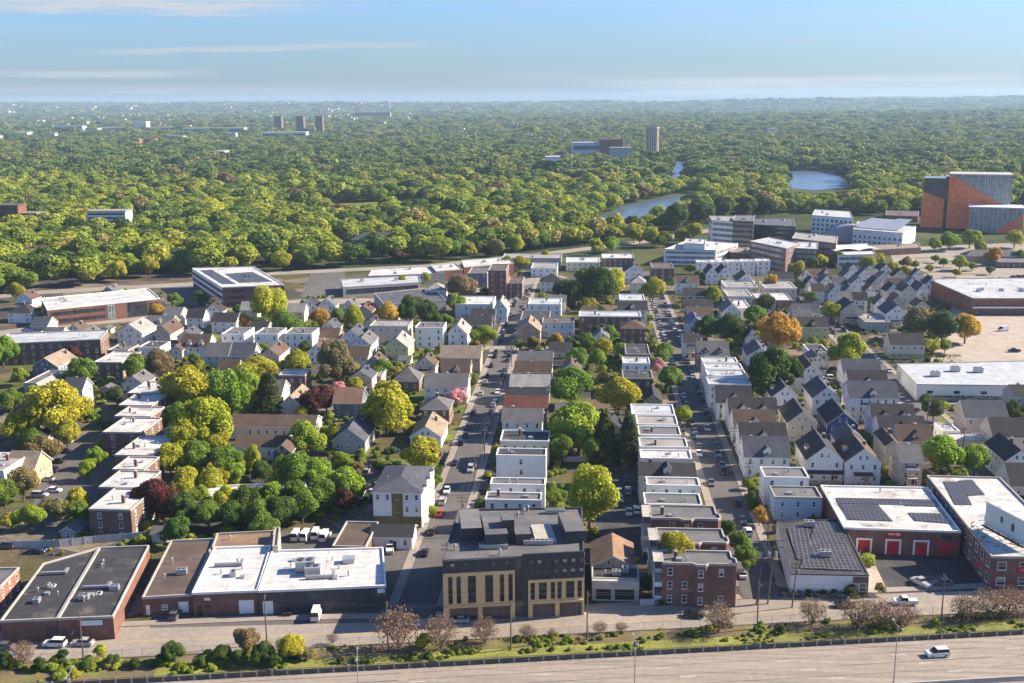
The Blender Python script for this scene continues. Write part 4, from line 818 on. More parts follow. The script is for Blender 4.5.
q = quad_px([(47, 309.5), (160, 298), (148, 288), (41, 298)], 9)
t = flat(q, 9, 'brick', 'white', name='school_hall', label='modern red school hall with white roof beside the pale avenue', cat='hall', windows=False, fixtures=('ac', 'ac', 'vent'), cap='trim')
for u0, u1, z0, z1, mt in ((.03, .5, 5.3, 7.2, 'dark_curtain'), (.03, .5, 1.4, 3.3, 'dark_curtain'), (.52, .58, .5, 8.2, 'curtain_glass'), (.70, .88, .5, 8.2, 'dark_curtain'), (.9, .98, 4.6, 7, 'dark_curtain')): on_face(t, 'window_band', Vector(q[0]).lerp(Vector(q[1]), u0), Vector(q[0]).lerp(Vector(q[1]), u1), z0, z1, [mt], .1)
q = quad_px([(222, 287), (284, 284.5), (254, 266.5), (192, 268)], 12)
t = flat(q, 12, 'brick', 'white', name='office', label='three-storey brick office with white-banded side and dark solar roof', cat='office', windows=False, fixtures=('ac', 'ac', 'ac', 'vent'), cap='trim')
for z in (1.4, 5.0, 8.4): on_face(t, 'window_band', Vector(q[0]).lerp(Vector(q[1]), .04), Vector(q[0]).lerp(Vector(q[1]), .96), z, z + 1.7, ['dark_curtain'], .08); on_face(t, 'white_cladding', Vector(q[3]), Vector(q[0]), z + 1.6, z + 3.1, ['trim'], .12)
solar(t, quad_px([(222, 284), (236, 284), (212, 270), (200, 270.5)], 11.6), 11.6, 0); solar(t, quad_px([(240, 283), (272, 281.5), (252, 272), (225, 274)], 11.6), 11.6, 0)
# long low flats hidden among the trees, left of centre
gh(228, 314, 427, 416, 4.4, 'x', 'cream', 'brown', name='long_flats', label='longest low cream flats with brown roof among the left trees', cat='apartments', chim=0, rise=2.6); gh(234, 284, 447, 438, 4.4, 'x', 'white', 'brown', name='long_flats', label='shorter low white flats with brown roof, a blue gable at its end', cat='apartments', chim=0, rise=2.4); gh(273, 291, 452, 441, 5, 'y', 'navy', 'brown', chim=1)
q = quad_px([(181, 503), (306, 494), (306, 481), (186, 487)], 4.5); flat(q, 4.5, 'cream', 'white', name='long_shed', label='long low building with white roof half hidden behind trees', cat='building', sp=4, fixtures=('vent',))
# white-roofed brick row on the left
for k, a in enumerate(((88, 131, 509, 487.5), (98, 142, 487, 470), (112, 144, 469, 456), (114, 153, 455, 435), (102, 142, 432, 417), (114, 151, 416, 406), (118, 152, 405, 394), (127, 160, 393, 381))):
    W(*a, 8.4, 'brownbrick', 'white', name='brick_row_house', label=('nearest', 'second nearest', 'third nearest', 'fourth nearest', 'fifth nearest', 'sixth nearest', 'seventh nearest', 'farthest')[k] + ' of the eight brick row houses with white roofs, left side', desc='white-roofed brown brick row house', cat='apartments', floors=3, sp=4.2, cap='concrete', fixtures=('vent', 'hatch', 'chimney'))
# campus beyond: long roofs, glass mid-rises, dome, white slanted halls
def big(pts, h, wall, roof, label, name='office', band=None, nb=3, cat='office', fx=('ac', 'ac', 'vent'), rmat='membrane', group=None):
    q = quad_px(pts, h); t = flat(q, h, wall, roof, name=name, label=label, cat=cat, windows=False, fixtures=fx, cap='concrete', rmat=rmat)
    if band:
        for k in range(len(q)):
            a, b_ = Vector(q[k]), Vector(q[(k + 1) % 4]); mid = (a + b_) / 2; n = Vector(((b_ - a).y, -(b_ - a).x))
            if (-mid).dot(n) <= 0: continue
            for f_ in range(nb):
                fh = (h - .8) / nb; on_face(t, 'window_band', a.lerp(b_, .04), a.lerp(b_, .96), f_ * fh + fh * .3, f_ * fh + fh * .85, [band], .1)
    return t
big([(343, 287), (421, 282), (419, 275), (341, 279)], 6, 'grey', 'silver', 'long low hall with a silver-green roof in front of white roofs', 'depot', 'dark_curtain', 1, 'depot'); big([(368, 276), (445, 273), (432, 266), (372, 269)], 6, 'cream', 'white', 'long white-roofed depot along the tree-lined parkway', 'depot', None, 1, 'depot')
big([(436, 271), (463, 269), (455, 263), (430, 265)], 7, 'brick', 'white', 'square brick depot with white roof left of the old brick hotel', 'depot', None, 1, 'depot'); big([(464, 267), (514, 263), (508, 257), (461, 260)], 8, 'brick', 'white', 'brick depot with a white roof behind the old brick hotel', 'depot', None, 1, 'depot')
big([(712, 220), (738, 222), (742, 216), (709, 215.5)], 22, 'white', 'ltgrey', 'pale mid-rise with blue glass beside the dark tower block', band='curtain_glass', nb=5); big([(733, 220), (753, 221), (755, 215), (735, 215)], 24, 'navy', 'grey', 'tall dark navy block among the glass offices', band='dark_curtain', nb=6)
big([(753, 224), (795, 226), (793, 218), (752, 218)], 18, 'navy', 'slate', 'long dark glass office wing behind the brick-and-glass block', band='dark_curtain', nb=5)
big([(664, 249), (716, 250), (738, 243), (690, 239)], 11, 'white', 'white', 'low white office with grey glass bands beside the terrace', band='curtain_glass', nb=3); big([(684, 243), (705, 244), (706, 239), (686, 238)], 15, 'white', 'silver', 'white rooftop-storey office block behind the low white office'); big([(730, 252), (762, 253), (760, 247), (730, 247)], 8, 'brick', 'tan', 'low red brick hall between white office and glass block')
big([(750, 241), (786, 248), (800, 243), (770, 237)], 16, 'brick', 'silver', 'brick and glass office block, nearer end towards the terrace', band='curtain_glass', nb=4); big([(780, 247), (818, 249), (818, 242), (784, 241)], 14, 'brick', 'silver', 'brick and glass office wing with silver roof left of the wavy white hall', band='curtain_glass', nb=4); big([(792, 238), (836, 243), (838, 236), (796, 232)], 14, 'brick', 'ltgrey', 'set-back brick and glass office behind the silver-roofed wing', band='curtain_glass', nb=3)
for k in range(5): fh_(697 + k * 15, 710.5 + k * 15, 262 - k * .3, 10, 9.5, 'white', 'white', name='terrace_house', label=('leftmost', 'second', 'middle', 'fourth', 'rightmost')[k] + ' white cube-like house of the five-house terrace by the glass offices', desc='white cube-like terrace house', group='white terrace', floors=3, near=False)
t = big([(838, 255), (876, 254), (868, 243), (832, 245)], 9, 'white', 'white', 'white hall with a wavy roof and blue glass front', 'hall', 'curtain_glass', 2, 'hall', ())
mb = MB(); n = 10
for k in range(n):
    f0, f1 = k / n, (k + 1) / n; z0, z1 = 9.1 + 1.6 * abs(math.sin(f0 * 6.3)), 9.1 + 1.6 * abs(math.sin(f1 * 6.3)); x0, x1 = -17 + 34 * f0, -17 + 34 * f1; mb.face([(x0, -9, z0), (x1, -9, z1), (x1, 9, z1), (x0, 9, z0)])
put('wavy_roof', mb, ['trim'], t)
c_ = P(852, 243); t = thing('dome', 'half-round grey dome between the white hall and the slanted white building', 'dome', (c_.x, c_.y + 12, 0)); mb = MB(); nn = 20
for k in range(nn):
    a0, a1 = math.pi * k / nn, math.pi * (k + 1) / nn
    for r0, y0, r1, y1 in ((17, -6, 17, 14),): mb.face([(r0 * math.cos(a0), y0, r0 * math.sin(a0) * .8), (r1 * math.cos(a0), y1, r1 * math.sin(a0) * .8), (r1 * math.cos(a1), y1, r1 * math.sin(a1) * .8), (r0 * math.cos(a1), y0, r0 * math.sin(a1) * .8)])
put('shell', mb, ['galvanized'], t, smooth=True); mb = MB(); mb.face([(16.8 * math.cos(math.pi * k / nn), -5.9, 16.8 * math.sin(math.pi * k / nn) * .8) for k in range(nn + 1)]); put('front_wall', mb, ['siding'], t, color=(.36, .34, .35))
mb = MB(); mb.box(-17, -7.5, 0, 17, -5, 1.2); put('plinth', mb, ['concrete'], t)
t = big([(812, 215), (853, 218), (850, 211), (815, 209)], 18, 'white', 'silver', 'white block with a grid of square windows behind the dome', 'office', None); q = quad_px([(812, 215), (853, 218), (850, 211), (815, 209)], 18)
edge_windows(t, tuple(wloc(t, q[0], 0).xy), tuple(wloc(t, q[1], 0).xy), 3, 4, 3.8, 4, 1.8, 1.9, False, True)
t = big([(853, 229), (903, 233), (916, 226), (858, 221)], 12, 'white', 'silver', 'long white slanted hall left of the orange tower', 'hall', None, 1, 'hall', ()); q = quad_px([(853, 229), (903, 233), (916, 226), (858, 221)], 12); edge_windows(t, tuple(wloc(t, q[0], 0).xy), tuple(wloc(t, q[1], 0).xy), 2.6, 2, 4, 4, 1.6, 1.7, False, True)
mb = MB(); w_ = (Vector(q[1]) - Vector(q[0])).length; mb.face([(-w_ / 2, -16, 12.1), (w_ * .1, -16, 12.1), (w_ * .06, 16, 17), (-w_ * .42, 16, 17)]); mb.face([(w_ * .11, -16, 12.1), (w_ / 2, -16, 12.1), (w_ * .42, 16, 18), (w_ * .15, 16, 18)]); mb.face([(w_ * .1, -16, 12.1), (w_ * .11, -16, 12.1), (w_ * .15, 16, 18), (w_ * .06, 16, 17)]); put('slanted_roof', mb, ['metal'], t)
big([(864, 250), (921, 247), (919, 243), (866, 245)], 5, 'brownbrick', 'tan', 'long low brown building behind the tan car park', 'depot', None, 1, 'depot')
big([(886, 215), (918, 216), (919, 211), (886, 210)], 6, 'brick', 'brown', 'low brick building under trees left of the orange tower', 'depot')
# the orange tower
a = P(946, 228); b_ = P(1008, 230); d = (b_.xy - a.xy); Lt = d.length; rz = math.atan2(d.y, d.x)
t = thing('orange_tower', 'angular orange and grey glass tower at the right edge of the campus', 'tower', ((a.x + b_.x) / 2, (a.y + b_.y) / 2, 0), rz)
hl = Lt / 2; mb = MB(); mb.box(-hl, 0, 0, hl, 34, 47.0); put('glass_body', mb, ['curtain_glass'], t)
mb = MB(); pts = [(-hl - .3, 0), (hl, 0), (hl, 17), (hl * .84, 20), (-hl - .3, 48)]
i = [(x, -.7, z) for x, z in pts]; j = [(x, -.004, z) for x, z in pts]; mb.face(i); 
for k in range(5): m_ = (k + 1) % 5; mb.face([i[m_], i[k], j[k], j[m_]])
put('orange_sail', mb, ['terracotta_panel'], t)
mb = MB(); mb.box(-hl - 3.2, 2.5, 0, -hl - .32, 30, 45); put('dark_slot', mb, ['dark_curtain'], t)
mb = MB(); mb.box(-hl - 21, 1.0, 0, -hl - 3.21, 30, 43.5); wing = put('wing', mb, ['dark_curtain'], t)
mb = MB(); pts = [(-hl - 21.2, 0), (-hl - 3.22, 0), (-hl - 3.22, 25), (-hl - 21.2, 31.5)]; i = [(x, .35, z) for x, z in pts]; j = [(x, .99, z) for x, z in pts]; mb.face(i)
for k in range(4): m_ = (k + 1) % 4; mb.face([i[m_], i[k], j[k], j[m_]])
mb.box(-hl - 21.6, .99, 0, -hl - 21.01, 30, 27); put('orange_skirt', mb, ['terracotta_panel'], wing)
mb = MB(); mb.box(-hl * .30, -26, 0, hl * 1.36, -.72, 21); an = put('annex', mb, ['curtain_glass'], t); mb = MB(); mb.box(-hl * .34, -26.6, 21.004, hl * 1.38, -.72, 21.9); put('annex_roof', mb, ['trim'], an)
mb = MB(); pts = [(hl * .52, 0), (hl * 1.37, 0), (hl * 1.37, 17)]; i = [(x, -26.7, z) for x, z in pts]; j = [(x, -26.01, z) for x, z in pts]; mb.face(i)
for k in range(3): m_ = (k + 1) % 3; mb.face([i[m_], i[k], j[k], j[m_]])
put('orange_skirt', mb, ['terracotta_panel'], an); mb = MB(); mb.box(-hl - .2, -.2, 47.004, hl + .2, 34.2, 47.6); put('roof', mb, ['concrete'], t)
for k in range(14):
    x = -hl * .1 + hl * 1.05 * k / 13; mb = MB(); mb.box(x - .22, -.5, max(16, 47 - (x + hl) * .62 - 3), x + .22, -.005, 46.9); put('fin', mb, ['metal'], t)
for k in range(12): x = -hl * .28 + hl * 1.6 * k / 11; mb = MB(); mb.box(x - .22, -26.5, 1, x + .22, -26.005, 20.8); put('fin', mb, ['metal'], an)
# buildings standing in or beyond the woods
def far_block(xl, xr, ytop, ybase, wall, roof, label, name='apartment_block', cat='apartments', d=18, band='dark_curtain', nb=4, round_=False):
    gy = P((xl + xr) / 2, ybase).y; ybase += 13 * ppm(gy) if gy > 1800 else 0; g = P((xl + xr) / 2, ybase); s = ppm(g.y); w = (xr - xl) / s; h = (ybase - ytop) / s; z = terrain(g.x, g.y)
    t = thing(name, label, cat, (g.x, g.y, z - 2), YAW)
    poly = [(w / 2 * math.cos(2 * math.pi * k / 20), w / 2 * math.sin(2 * math.pi * k / 20) + w / 2) for k in range(20)] if round_ else [(-w / 2, 0), (w / 2, 0), (w / 2, d), (-w / 2, d)]
    mb = MB(); mb.prism(poly, 0, h + 2, cap=False); put('wall', mb, ['siding'], t, color=WALLS[wall][0]); mb = MB(); mb.prism(inset(poly, -.4), h + 2.004, h + 3); put('roof', mb, ['membrane'], t, color=ROOFS[roof][0])
    if band and not round_:
        for k in range(nb):
            fh = h / nb; mb = MB(); mb.box(-w * .47, -.3, 2 + fh * (k + .3), w * .47, -.01, 2 + fh * (k + .72)); put('window_band', mb, [band], t)
    if round_:
        for k in range(10): a = math.pi * (1.0 + k / 10 + .05); mb = MB(); x, y = w / 2 * math.cos(a), w / 2 * math.sin(a) + w / 2; mb.box(x - .45, y - .45, 4, x + .45, y + .45, h); put('window_strip', mb, ['dark_curtain'], t)
    return t
far_block(88, 127, 212, 232, 'white', 'ltgrey', 'white-banded long apartment block in the left woods', nb=5); far_block(-12, 20, 206, 228, 'brick', 'brown', 'red brick block at the left edge of the woods'); far_block(20, 38, 214, 228, 'brick', 'tan', 'lower red brick wing beside the left-edge brick block')
g = P(376, 248); gable(g.x - 20, g.x + 20, g.y, g.y + 18, 6.5, 'x', 'brown', 'slate', name='mansion', label='dark mansion with slate roof on the edge of the woods', hip=True, rise=5)
for k, (xl, xr) in enumerate(((275, 282), (297, 304), (316, 323))): far_block(xl, xr, 118, 134, 'brown', 'brown', ('dark slim tower, leftmost of three on the skyline', 'dark slim tower, middle one of three on the skyline', 'dark slim tower, rightmost of three on the skyline')[k], 'tower_block', 'tower', 30, None)
far_block(647, 659.5, 129, 155, 'pinkish', 'brown', 'lone round brick tower rising from the woods', 'round_tower', 'tower', round_=True)
far_block(573, 606, 144, 156, 'paleblue', 'silver', 'long pale blue hall left of the round tower', 'hall', 'hall', 40, 'dark_curtain', 2); far_block(600, 622, 141, 156, 'brick', 'brown', 'brown brick hall beside the pale blue hall', 'hall', 'hall', 40, None); far_block(611, 630, 149, 159, 'grey', 'ltgrey', 'grey low wing nearest the round tower', 'hall', 'hall', 30, None)
far_block(546, 560, 158, 166, 'white', 'white', 'white low building in the woods by the pale blue hall', 'hall', 'hall', 30, None); far_block(572, 584, 167, 173, 'white', 'silver', 'small white building deep in the woods', 'hall', 'hall', 30, None)
for xl, xr, yt, yb_, w, r, lab in ((55, 83, 127, 134.5, 'paleblue', 'silver', 'big pale blue shed on the far left plain'), (86, 98, 129, 134.5, 'grey', 'ltgrey', 'grey shed right of the big pale blue far shed'), (100, 128, 128.5, 134, 'paleblue', 'white', 'long pale campus block on the far left plain'), (134, 147, 123, 133, 'cream', 'white', 'tall cream campus block on the far left plain'), (148, 178, 128.5, 133.5, 'pinkish', 'white', 'pinkish campus block right of the tall cream one'), (184, 244, 129, 134.5, 'paleblue', 'white', 'very long white and blue block on the far plain'), (262, 306, 133, 138.5, 'white', 'white', 'long white hall in front of the three dark towers'), (355, 390, 116.5, 122.5, 'tan', 'tan', 'pale tan block on the far slope'), (12, 28, 133, 137, 'white', 'white', 'small white shed at the far left'), (215, 224, 152, 157, 'white', 'silver', 'small white roof amid the left woods')):
    far_block(xl, xr, yt, yb_, w, r, lab, 'far_block', 'building', 45, 'dark_curtain' if xr - xl > 14 else None, 2)
# ------------------------------------------------------------------ trees
def rdir(r): 
    z = r.uniform(-1, 1); a = r.uniform(0, 2 * math.pi); s = math.sqrt(1 - z * z); return Vector((s * math.cos(a), s * math.sin(a), z))
def leafquad(mb, p, n, s, r):
    a = n.cross(Vector((r.uniform(-1, 1), r.uniform(-1, 1), r.uniform(-1, 1)))); 
    if a.length < 1e-3: a = n.orthogonal()
    a.normalize(); b_ = n.cross(a); a = a * s; b_ = b_ * (s * r.uniform(.6, 1.0))
    mb.face([p - a * .9 - b_ * .5, p + b_ * -.9 + a * .3, p + a + b_ * .2, p + b_ * .9 - a * .1])
def crown_mesh(name, seed, n, size, lobes=15, mat='leaf', kind='round', big=False):
    r = random.Random(seed); mb = MB(); L = []
    for k in range(lobes):
        d = rdir(r); d.z = abs(d.z) * 1.05 - .3 if kind == 'round' else d.z
        if kind == 'cone':
            h = r.random(); rad = .62 * (1 - h) + .08; L.append((Vector((math.cos(k * 2.4) * rad * .6, math.sin(k * 2.4) * rad * .6, -1 + 1.9 * h)), .22 + .28 * (1 - h)))
        elif big: L.append((d * r.uniform(.25, .58), r.uniform(.38, .58)))
        else: L.append((d * r.uniform(.40, .86), r.uniform(.20, .44)))
    if kind == 'oval': L += [(Vector((0, 0, .45)), .52), (Vector((.1, .05, -.45)), .52), (Vector((-.1, 0, 0)), .66), (Vector((.15, -.1, .1)), .62)]
    elif kind != 'cone': L += [(Vector((0, 0, .1)), .62), (Vector((0, 0, -.25)), .5)]
    c = 0; tries = 0
    while c < n and tries < n * 12:
        tries += 1; ctr, rad = L[r.randrange(len(L))]; d = rdir(r); q = r.random(); p = ctr + d * rad * (.72 + .34 * q)
        if any((p - c2).length < r2 * .70 for c2, r2 in L if c2 is not ctr): continue
        nn = (d * .9 + rdir(r) * .8 + Vector((0, 0, .35))).normalized(); leafquad(mb, p, nn, size * r.uniform(.6, 1.3), r); c += 1
    for ctr, rad in L:                      # inner leaves that close the crown
        for k in range(max(3, n // 320)): p = ctr + rdir(r) * rad * r.uniform(.3, .6); leafquad(mb, p, rdir(r), size * 2.2, r)
    return mb.mesh(name, [mat])
def bare_mesh(seed, n=1700):
    r = random.Random(seed); tw = MB(); lf = MB()
    def br(p, d, l, rad, dep):
        q = p + d * l; tw.tube(p, q, rad, rad * .6, 4 if dep else 5, cap=False)
        if dep >= 3:
            for k in range(3): leafquad(lf, q + rdir(r) * l * .5, rdir(r), .035, r)
            return
        for k in range(4 if dep == 0 else 3): br(p + d * l * r.uniform(.6, 1), (d + rdir(r) * .75 + Vector((0, 0, .18))).normalized(), l * r.uniform(.6, .8), rad * .55, dep + 1)
    for k in range(4): br(Vector((0, 0, -1)), (Vector((math.cos(k * 1.6), math.sin(k * 1.6), 0)) * .55 + Vector((0, 0, 1))).normalized(), .72, .035, 0)
    while len(lf.f) < n:
        d = rdir(r); leafquad(lf, Vector((d.x, d.y, d.z * .9)) * r.uniform(.35, 1.0), rdir(r), r.uniform(.03, .06), r)
    return tw.mesh('twigs', ['bark']), lf.mesh('buds', ['leaf'])
def trunk_mesh(seed, forks=5):
    r = random.Random(seed); mb = MB(); mb.tube((0, 0, -.02), (.02, .01, .5), .055, .040, 8); mb.tube((.02, .01, .48), (.03, -.01, .8), .040, .018, 6)
    for k in range(forks): a = 2 * math.pi * k / forks + r.uniform(-.4, .4); z = r.uniform(.36, .6); mb.tube((.01, 0, z), (.26 * math.cos(a), .26 * math.sin(a), z + r.uniform(.18, .32)), .024, .008, 5)
    return mb.mesh('trunk', ['bark'])
CROWN = {'round': [crown_mesh('crown', 11 + k, 9500, .047, 20 + 2 * k) for k in range(5)], 'tall': [crown_mesh('crown', 31 + k, 8500, .05, 24, kind='oval') for k in range(2)], 'cone': [crown_mesh('crown', 41 + k, 7000, .05, 40, kind='cone') for k in range(2)]}
BARE = [bare_mesh(51 + k) for k in range(3)]; TRUNK = [trunk_mesh(61 + k) for k in range(3)]
TC = {'Y': ((.38, .38, .03), 'yellow-green'), 'G': ((.16, .25, .028), 'green'), 'D': ((.075, .13, .022), 'dark green'), 'O': ((.52, .32, .05), 'orange-gold'), 'R': ((.105, .032, .025), 'maroon'), 'P': ((.66, .38, .36), 'pink blossom'),
      'B': ((.22, .15, .10), 'reddish budding'), 'C': ((.075, .095, .020), 'dark conifer'), 'L': ((.26, .36, .03), 'lime green'), 'W': ((.24, .20, .085), 'brownish')}
def jit(c, a=.14): f = rnd.uniform(1 - a, 1 + a); return tuple(max(0, v * f * rnd.uniform(.92, 1.08)) for v in c)
TREE_AT = []
def tree(px, py, r, t='G', label=None, asp=None, kind=None, at=None, R=None, group='trees of the neighbourhood', zc_=None):
    col, cn = TC[t]
    if at is None:
        s = ppm(P(px, py + r).y); R = r / s * (1.12 if t != 'B' else 1.2); asp = asp or (1.0 if r > 8 else .92); zc = R * asp * .86 + min(1.8, R * .28); w = P(px, py, zc)
    else: w = Vector((*at, 0)); asp = asp or .95; zc = R * asp * .86 + min(1.8, R * .3)
    zc = zc_ or zc; x, y = w.x, w.y; TREE_AT.append((x, y, R))
    size = 'big' if R > 7.5 else ('small' if R < 3.6 else 'mid-sized')
    nm = {'C': 'pine_tree', 'P': 'blossom_tree', 'B': 'budding_tree'}.get(t, 'tree')
    noun = {'C': 'pine tree', 'P': 'blossom tree', 'B': 'tree'}.get(t, 'tree'); desc = f'{size} {cn} {noun}' if t not in 'CP' else (f'{size} dark pine tree' if t == 'C' else f'{size} pink blossom tree')
    if R < 2.0 and t not in 'B': nm = 'shrub'; desc = f'{cn} shrub'
    o = thing(nm, label, 'tree' if nm != 'shrub' else 'shrub', (x, y, terrain(x, y)), rnd.uniform(0, 6.28), group, desc)
    if t == 'B':
        tw, bd = rnd.choice(BARE); k = link('twigs', tw, o, (0, 0, zc), scale=(R, R, R * asp)); link('buds', bd, o, (0, 0, zc), color=jit(col), scale=(R, R, R * asp)); link('trunk', rnd.choice(TRUNK), o, scale=(R * .6, R * .6, zc * 1.0))
        return o
    kind = kind or ('cone' if t == 'C' else ('tall' if asp > 1.34 else 'round'))
    cr_ = link('crown', rnd.choice(CROWN[kind]), o, (0, 0, zc), color=jit(col), scale=(R * rnd.uniform(.95, 1.12), R * rnd.uniform(.88, 1.08), R * asp)); cr_.rotation_euler = (rnd.uniform(-.15, .15), rnd.uniform(-.15, .15), 0)
    if nm != 'shrub': link('trunk', rnd.choice(TRUNK), o, scale=(R * 1.1, R * 1.1, zc + R * asp * .3))
    return o
TREES = '''200 497 11 L|225 499 12 Y|248 498 12 D|272 496 12 L|297 494 12 G|634 232 9 Y|652 236 9 Y|664 238 8 G|676 217 13 D|699 211 15 D|694 230 8 Y|655 238 7 L|682 235 7 Y|722 208 12 D|746 207 10 D|764 205 10 D|640 236 7 Y|612 243 8 L|596 246 8 Y|915 264 4 L|930 268 4 Y|944 262 4 G|956 272 4 Y|972 266 4 L|936 258 4 Y|990 270 4 G|215 441 13 Y|234 474 10 L|262 470 9 D|278 484 9 G|340 462 9 L|146 440 9 Y|150 470 10 W|176 415 11 G|258 402 10 Y|176 398 9 L|116 395 9 D|66 432 14 Y|30 440 12 G|356 470 9 W|10 400 12 G|20 375 9 L|58 408 33 Y .85|22 424 17 Y|80 374 17 G|134 367 14 G|73 353 10 R .8|2 350 15 G|42 447 15 W|105 444 8 L|97 456 10 L|87 469 10 L|77 500 13 Y|60 510 12 W|80 513 13 G|22 482 17 W|4 492 14 G|30 515 13 L|10 520 10 Y|48 505 9 W|
187 387 22 Y|228 394 15 G 1.35|244 391 13 L 1.4|160 363 14 W|203 424 24 Y|187 440 16 Y|268 394 16 C 1.0|197 456 14 G|224 460 13 G|170 458 14 Y|186 480 14 Y|209 481 12 Y|222 478 9 Y|253 458 7 Y 1.6|306 436 14 L|294 470 16 G|318 474 13 L|315 401 11 R|302 412 6 Y|155 497 18 R|
184 508 14 D|208 512 13 G|232 513 13 D|256 514 13 G|280 510 13 D|302 505 13 G|322 495 14 G|345 483 17 L|346 500 11 R|386 407 28 Y .95|424 453 20 Y .85|371 420 9 G|407 425 8 Y|268 304 19 Y|286 322 13 G|262 325 9 G|244 320 8 O|222 318 6 G|
337 362 19 W 1.15|295 362 15 Y .8|257 368 18 Y .8|326 398 11 R|339 390 7 P|356 386 9 Y|321 318 10 O|314 330 6 G 1.4|354 316 9 Y 1.3|369 308 7 R|386 313 11 O|411 308 13 D|428 314 14 D|444 320 8 G|456 304 8 L 1.3|484 334 12 L .85|461 287 16 W .8|382 367 10 G|397 372 6 Y|457 397 10 P .8|471 380 6 G 1.3|416 410 7 G|440 350 6 Y|428 352 5 G|352 370 9 Y|
574 292 12 D|598 285 18 D|614 281 14 Y|586 277 11 G|565 291 11 D|653 289 11 Y|590 304 8 Y .8|713 295 9 Y|707 327 12 D|733 327 14 D|740 338 7 Y|755 314 10 G|766 303 9 D|611 334 9 G|587 341 10 G|602 347 9 Y|578 359 11 G|597 358 9 L|571 384 20 G|619 393 19 Y|579 424 27 L|562 446 15 G|590 448 13 G|604 436 17 C 1.3|629 438 16 C 1.3|658 365 8 P|671 376 12 G|664 352 11 G|655 349 6 Y|684 413 9 L|771 372 25 D|
590 495 25 Y 1.28|779 330 18 O|850 351 18 Y|831 311 9 Y|797 272 9 Y 1.2|781 260 7 Y|847 437 11 L .7|919 321 16 W|943 326 15 D|966 327 13 O|932 346 7 Y|945 345 7 L|942 452 22 L .9|975 459 16 L .9|960 476 9 L|934 408 10 D|926 400 8 D|727 528 9 D|738 542 11 G|747 556 13 G|649 583 10 D .85|748 483 6 L|760 515 8 O 1.2|752 500 6 D 1.5|780 498 7 O|
740 440 6 D|748 459 6 D|600 330 7 D|556 338 6 O|630 345 6 D|560 300 6 G|520 345 5 G|512 392 5 G|505 438 5 R|498 470 5 D|492 480 5 D|486 505 5 D|430 495 6 Y|436 480 7 G|432 510 6 Y|420 500 5 W|440 398 5 W|
820 260 7 Y|812 263 6 G|868 262 7 Y|880 258 6 Y|893 268 7 Y|905 272 8 Y|918 276 7 L|906 262 6 W|838 258 7 G|800 285 6 G|812 297 6 G|826 289 5 Y|700 276 6 G|724 283 6 G|745 290 5 Y|770 284 6 O 1.5|660 270 5 Y|672 282 5 G|690 268 5 Y|520 262 9 Y .7|506 262 7 L|545 256 6 Y|402 281 6 Y|425 277 5 Y|58 316 7 Y|75 314 7 Y|102 312 6 Y|158 312 9 O|175 300 8 G|199 297 7 D|212 303 6 W|15 290 9 Y|40 318 5 G|960 262 7 Y|980 246 8 L|950 240 10 L .8|970 238 10 L .8|935 243 7 L|995 255 8 O|1015 238 8 Y|1020 255 6 G|873 301 6 G|640 305 6 G|648 318 5 G|905 330 6 G|'''
for ent in TREES.replace('\n', '').split('|'):
    if not ent.strip(): continue
    e = ent.split(); tree(float(e[0]), float(e[1]), float(e[2]) * (1.2 if 150 < float(e[0]) < 350 and 380 < float(e[1]) < 520 else 1), e[3], asp=float(e[4]) if len(e) > 4 else None)
c_ = P(676, 545.5, 10.4); tree(0, 0, 0, 'Y', 'yellow tree rising between the front and middle red brick blocks of flats', at=(c_.x, c_.y), R=4.1, asp=1.15, zc_=9.6)
# budding trees and shrubs on the embankment by the highway
for px, py, r, t in ((22, 652, 12, 'B'), (62, 655, 7, 'D'), (100, 651, 8, 'Y'), (112, 660, 7, 'D'), (172, 652, 12, 'D'), (160, 660, 7, 'D'), (222, 652, 10, 'D'), (246, 640, 14, 'W'), (238, 657, 9, 'D'), (262, 652, 12, 'D'), (290, 645, 14, 'Y'), (304, 652, 8, 'W'), (274, 660, 8, 'D'), (332, 638, 6, 'B'), (398, 627, 21, 'B'), (440, 631, 17, 'B'), (424, 640, 9, 'Y'), (485, 629, 13, 'B'), (527, 631, 8, 'B'), (552, 633, 5, 'B'), (600, 627, 7, 'B'), (621, 627, 6, 'B'), (570, 640, 4, 'Y'), (719, 616, 15, 'B'), (694, 634, 3, 'G'), (782, 630, 5, 'D'), (813, 610, 13, 'B'), (858, 611, 16, 'B'), (882, 612, 14, 'B'), (906, 614, 12, 'B'), (936, 622, 5, 'L'), (965, 606, 13, 'B'), (988, 602, 14, 'B'), (1010, 600, 14, 'B'), (1030, 600, 12, 'B'), (850, 590, 7, 'D'), (808, 592, 4, 'D'), (823, 592, 4, 'D'), (835, 590, 5, 'D'), (880, 588, 6, 'W'), (5, 660, 9, 'D'), (40, 664, 8, 'D'), (85, 664, 7, 'D'), (135, 663, 6, 'D'), (200, 662, 7, 'D'), (340, 660, 4, 'D')):
    tree(px, py, r, t, group='trees on the highway bank')
def hedge(a, b_, hgt, wd, label, col=(.045, .075, .018)):
    a, b_ = P(*a).xy, P(*b_).xy; d = b_ - a; L = d.length; r = random.Random(int(L * 10)); mb = MB(); n = int(L * 42)
    for k in range(n):
        f = r.random(); p = Vector(((r.random() - .5) * L, r.uniform(-wd / 2, wd / 2), r.uniform(.1, hgt))); 
        if f < .45: p.z = hgt * r.uniform(.88, 1.08)
        elif f < .85: p.y = -wd / 2 * r.uniform(.9, 1.1)
        leafquad(mb, p, (rdir(r) + Vector((0, -.3, .5))).normalized(), .24, r)
    m = (a + b_) / 2; o = put('hedge', mb, ['leaf'], None, (m.x, m.y, 0), math.atan2(d.y, d.x), col); tag(o, label, 'hedge')
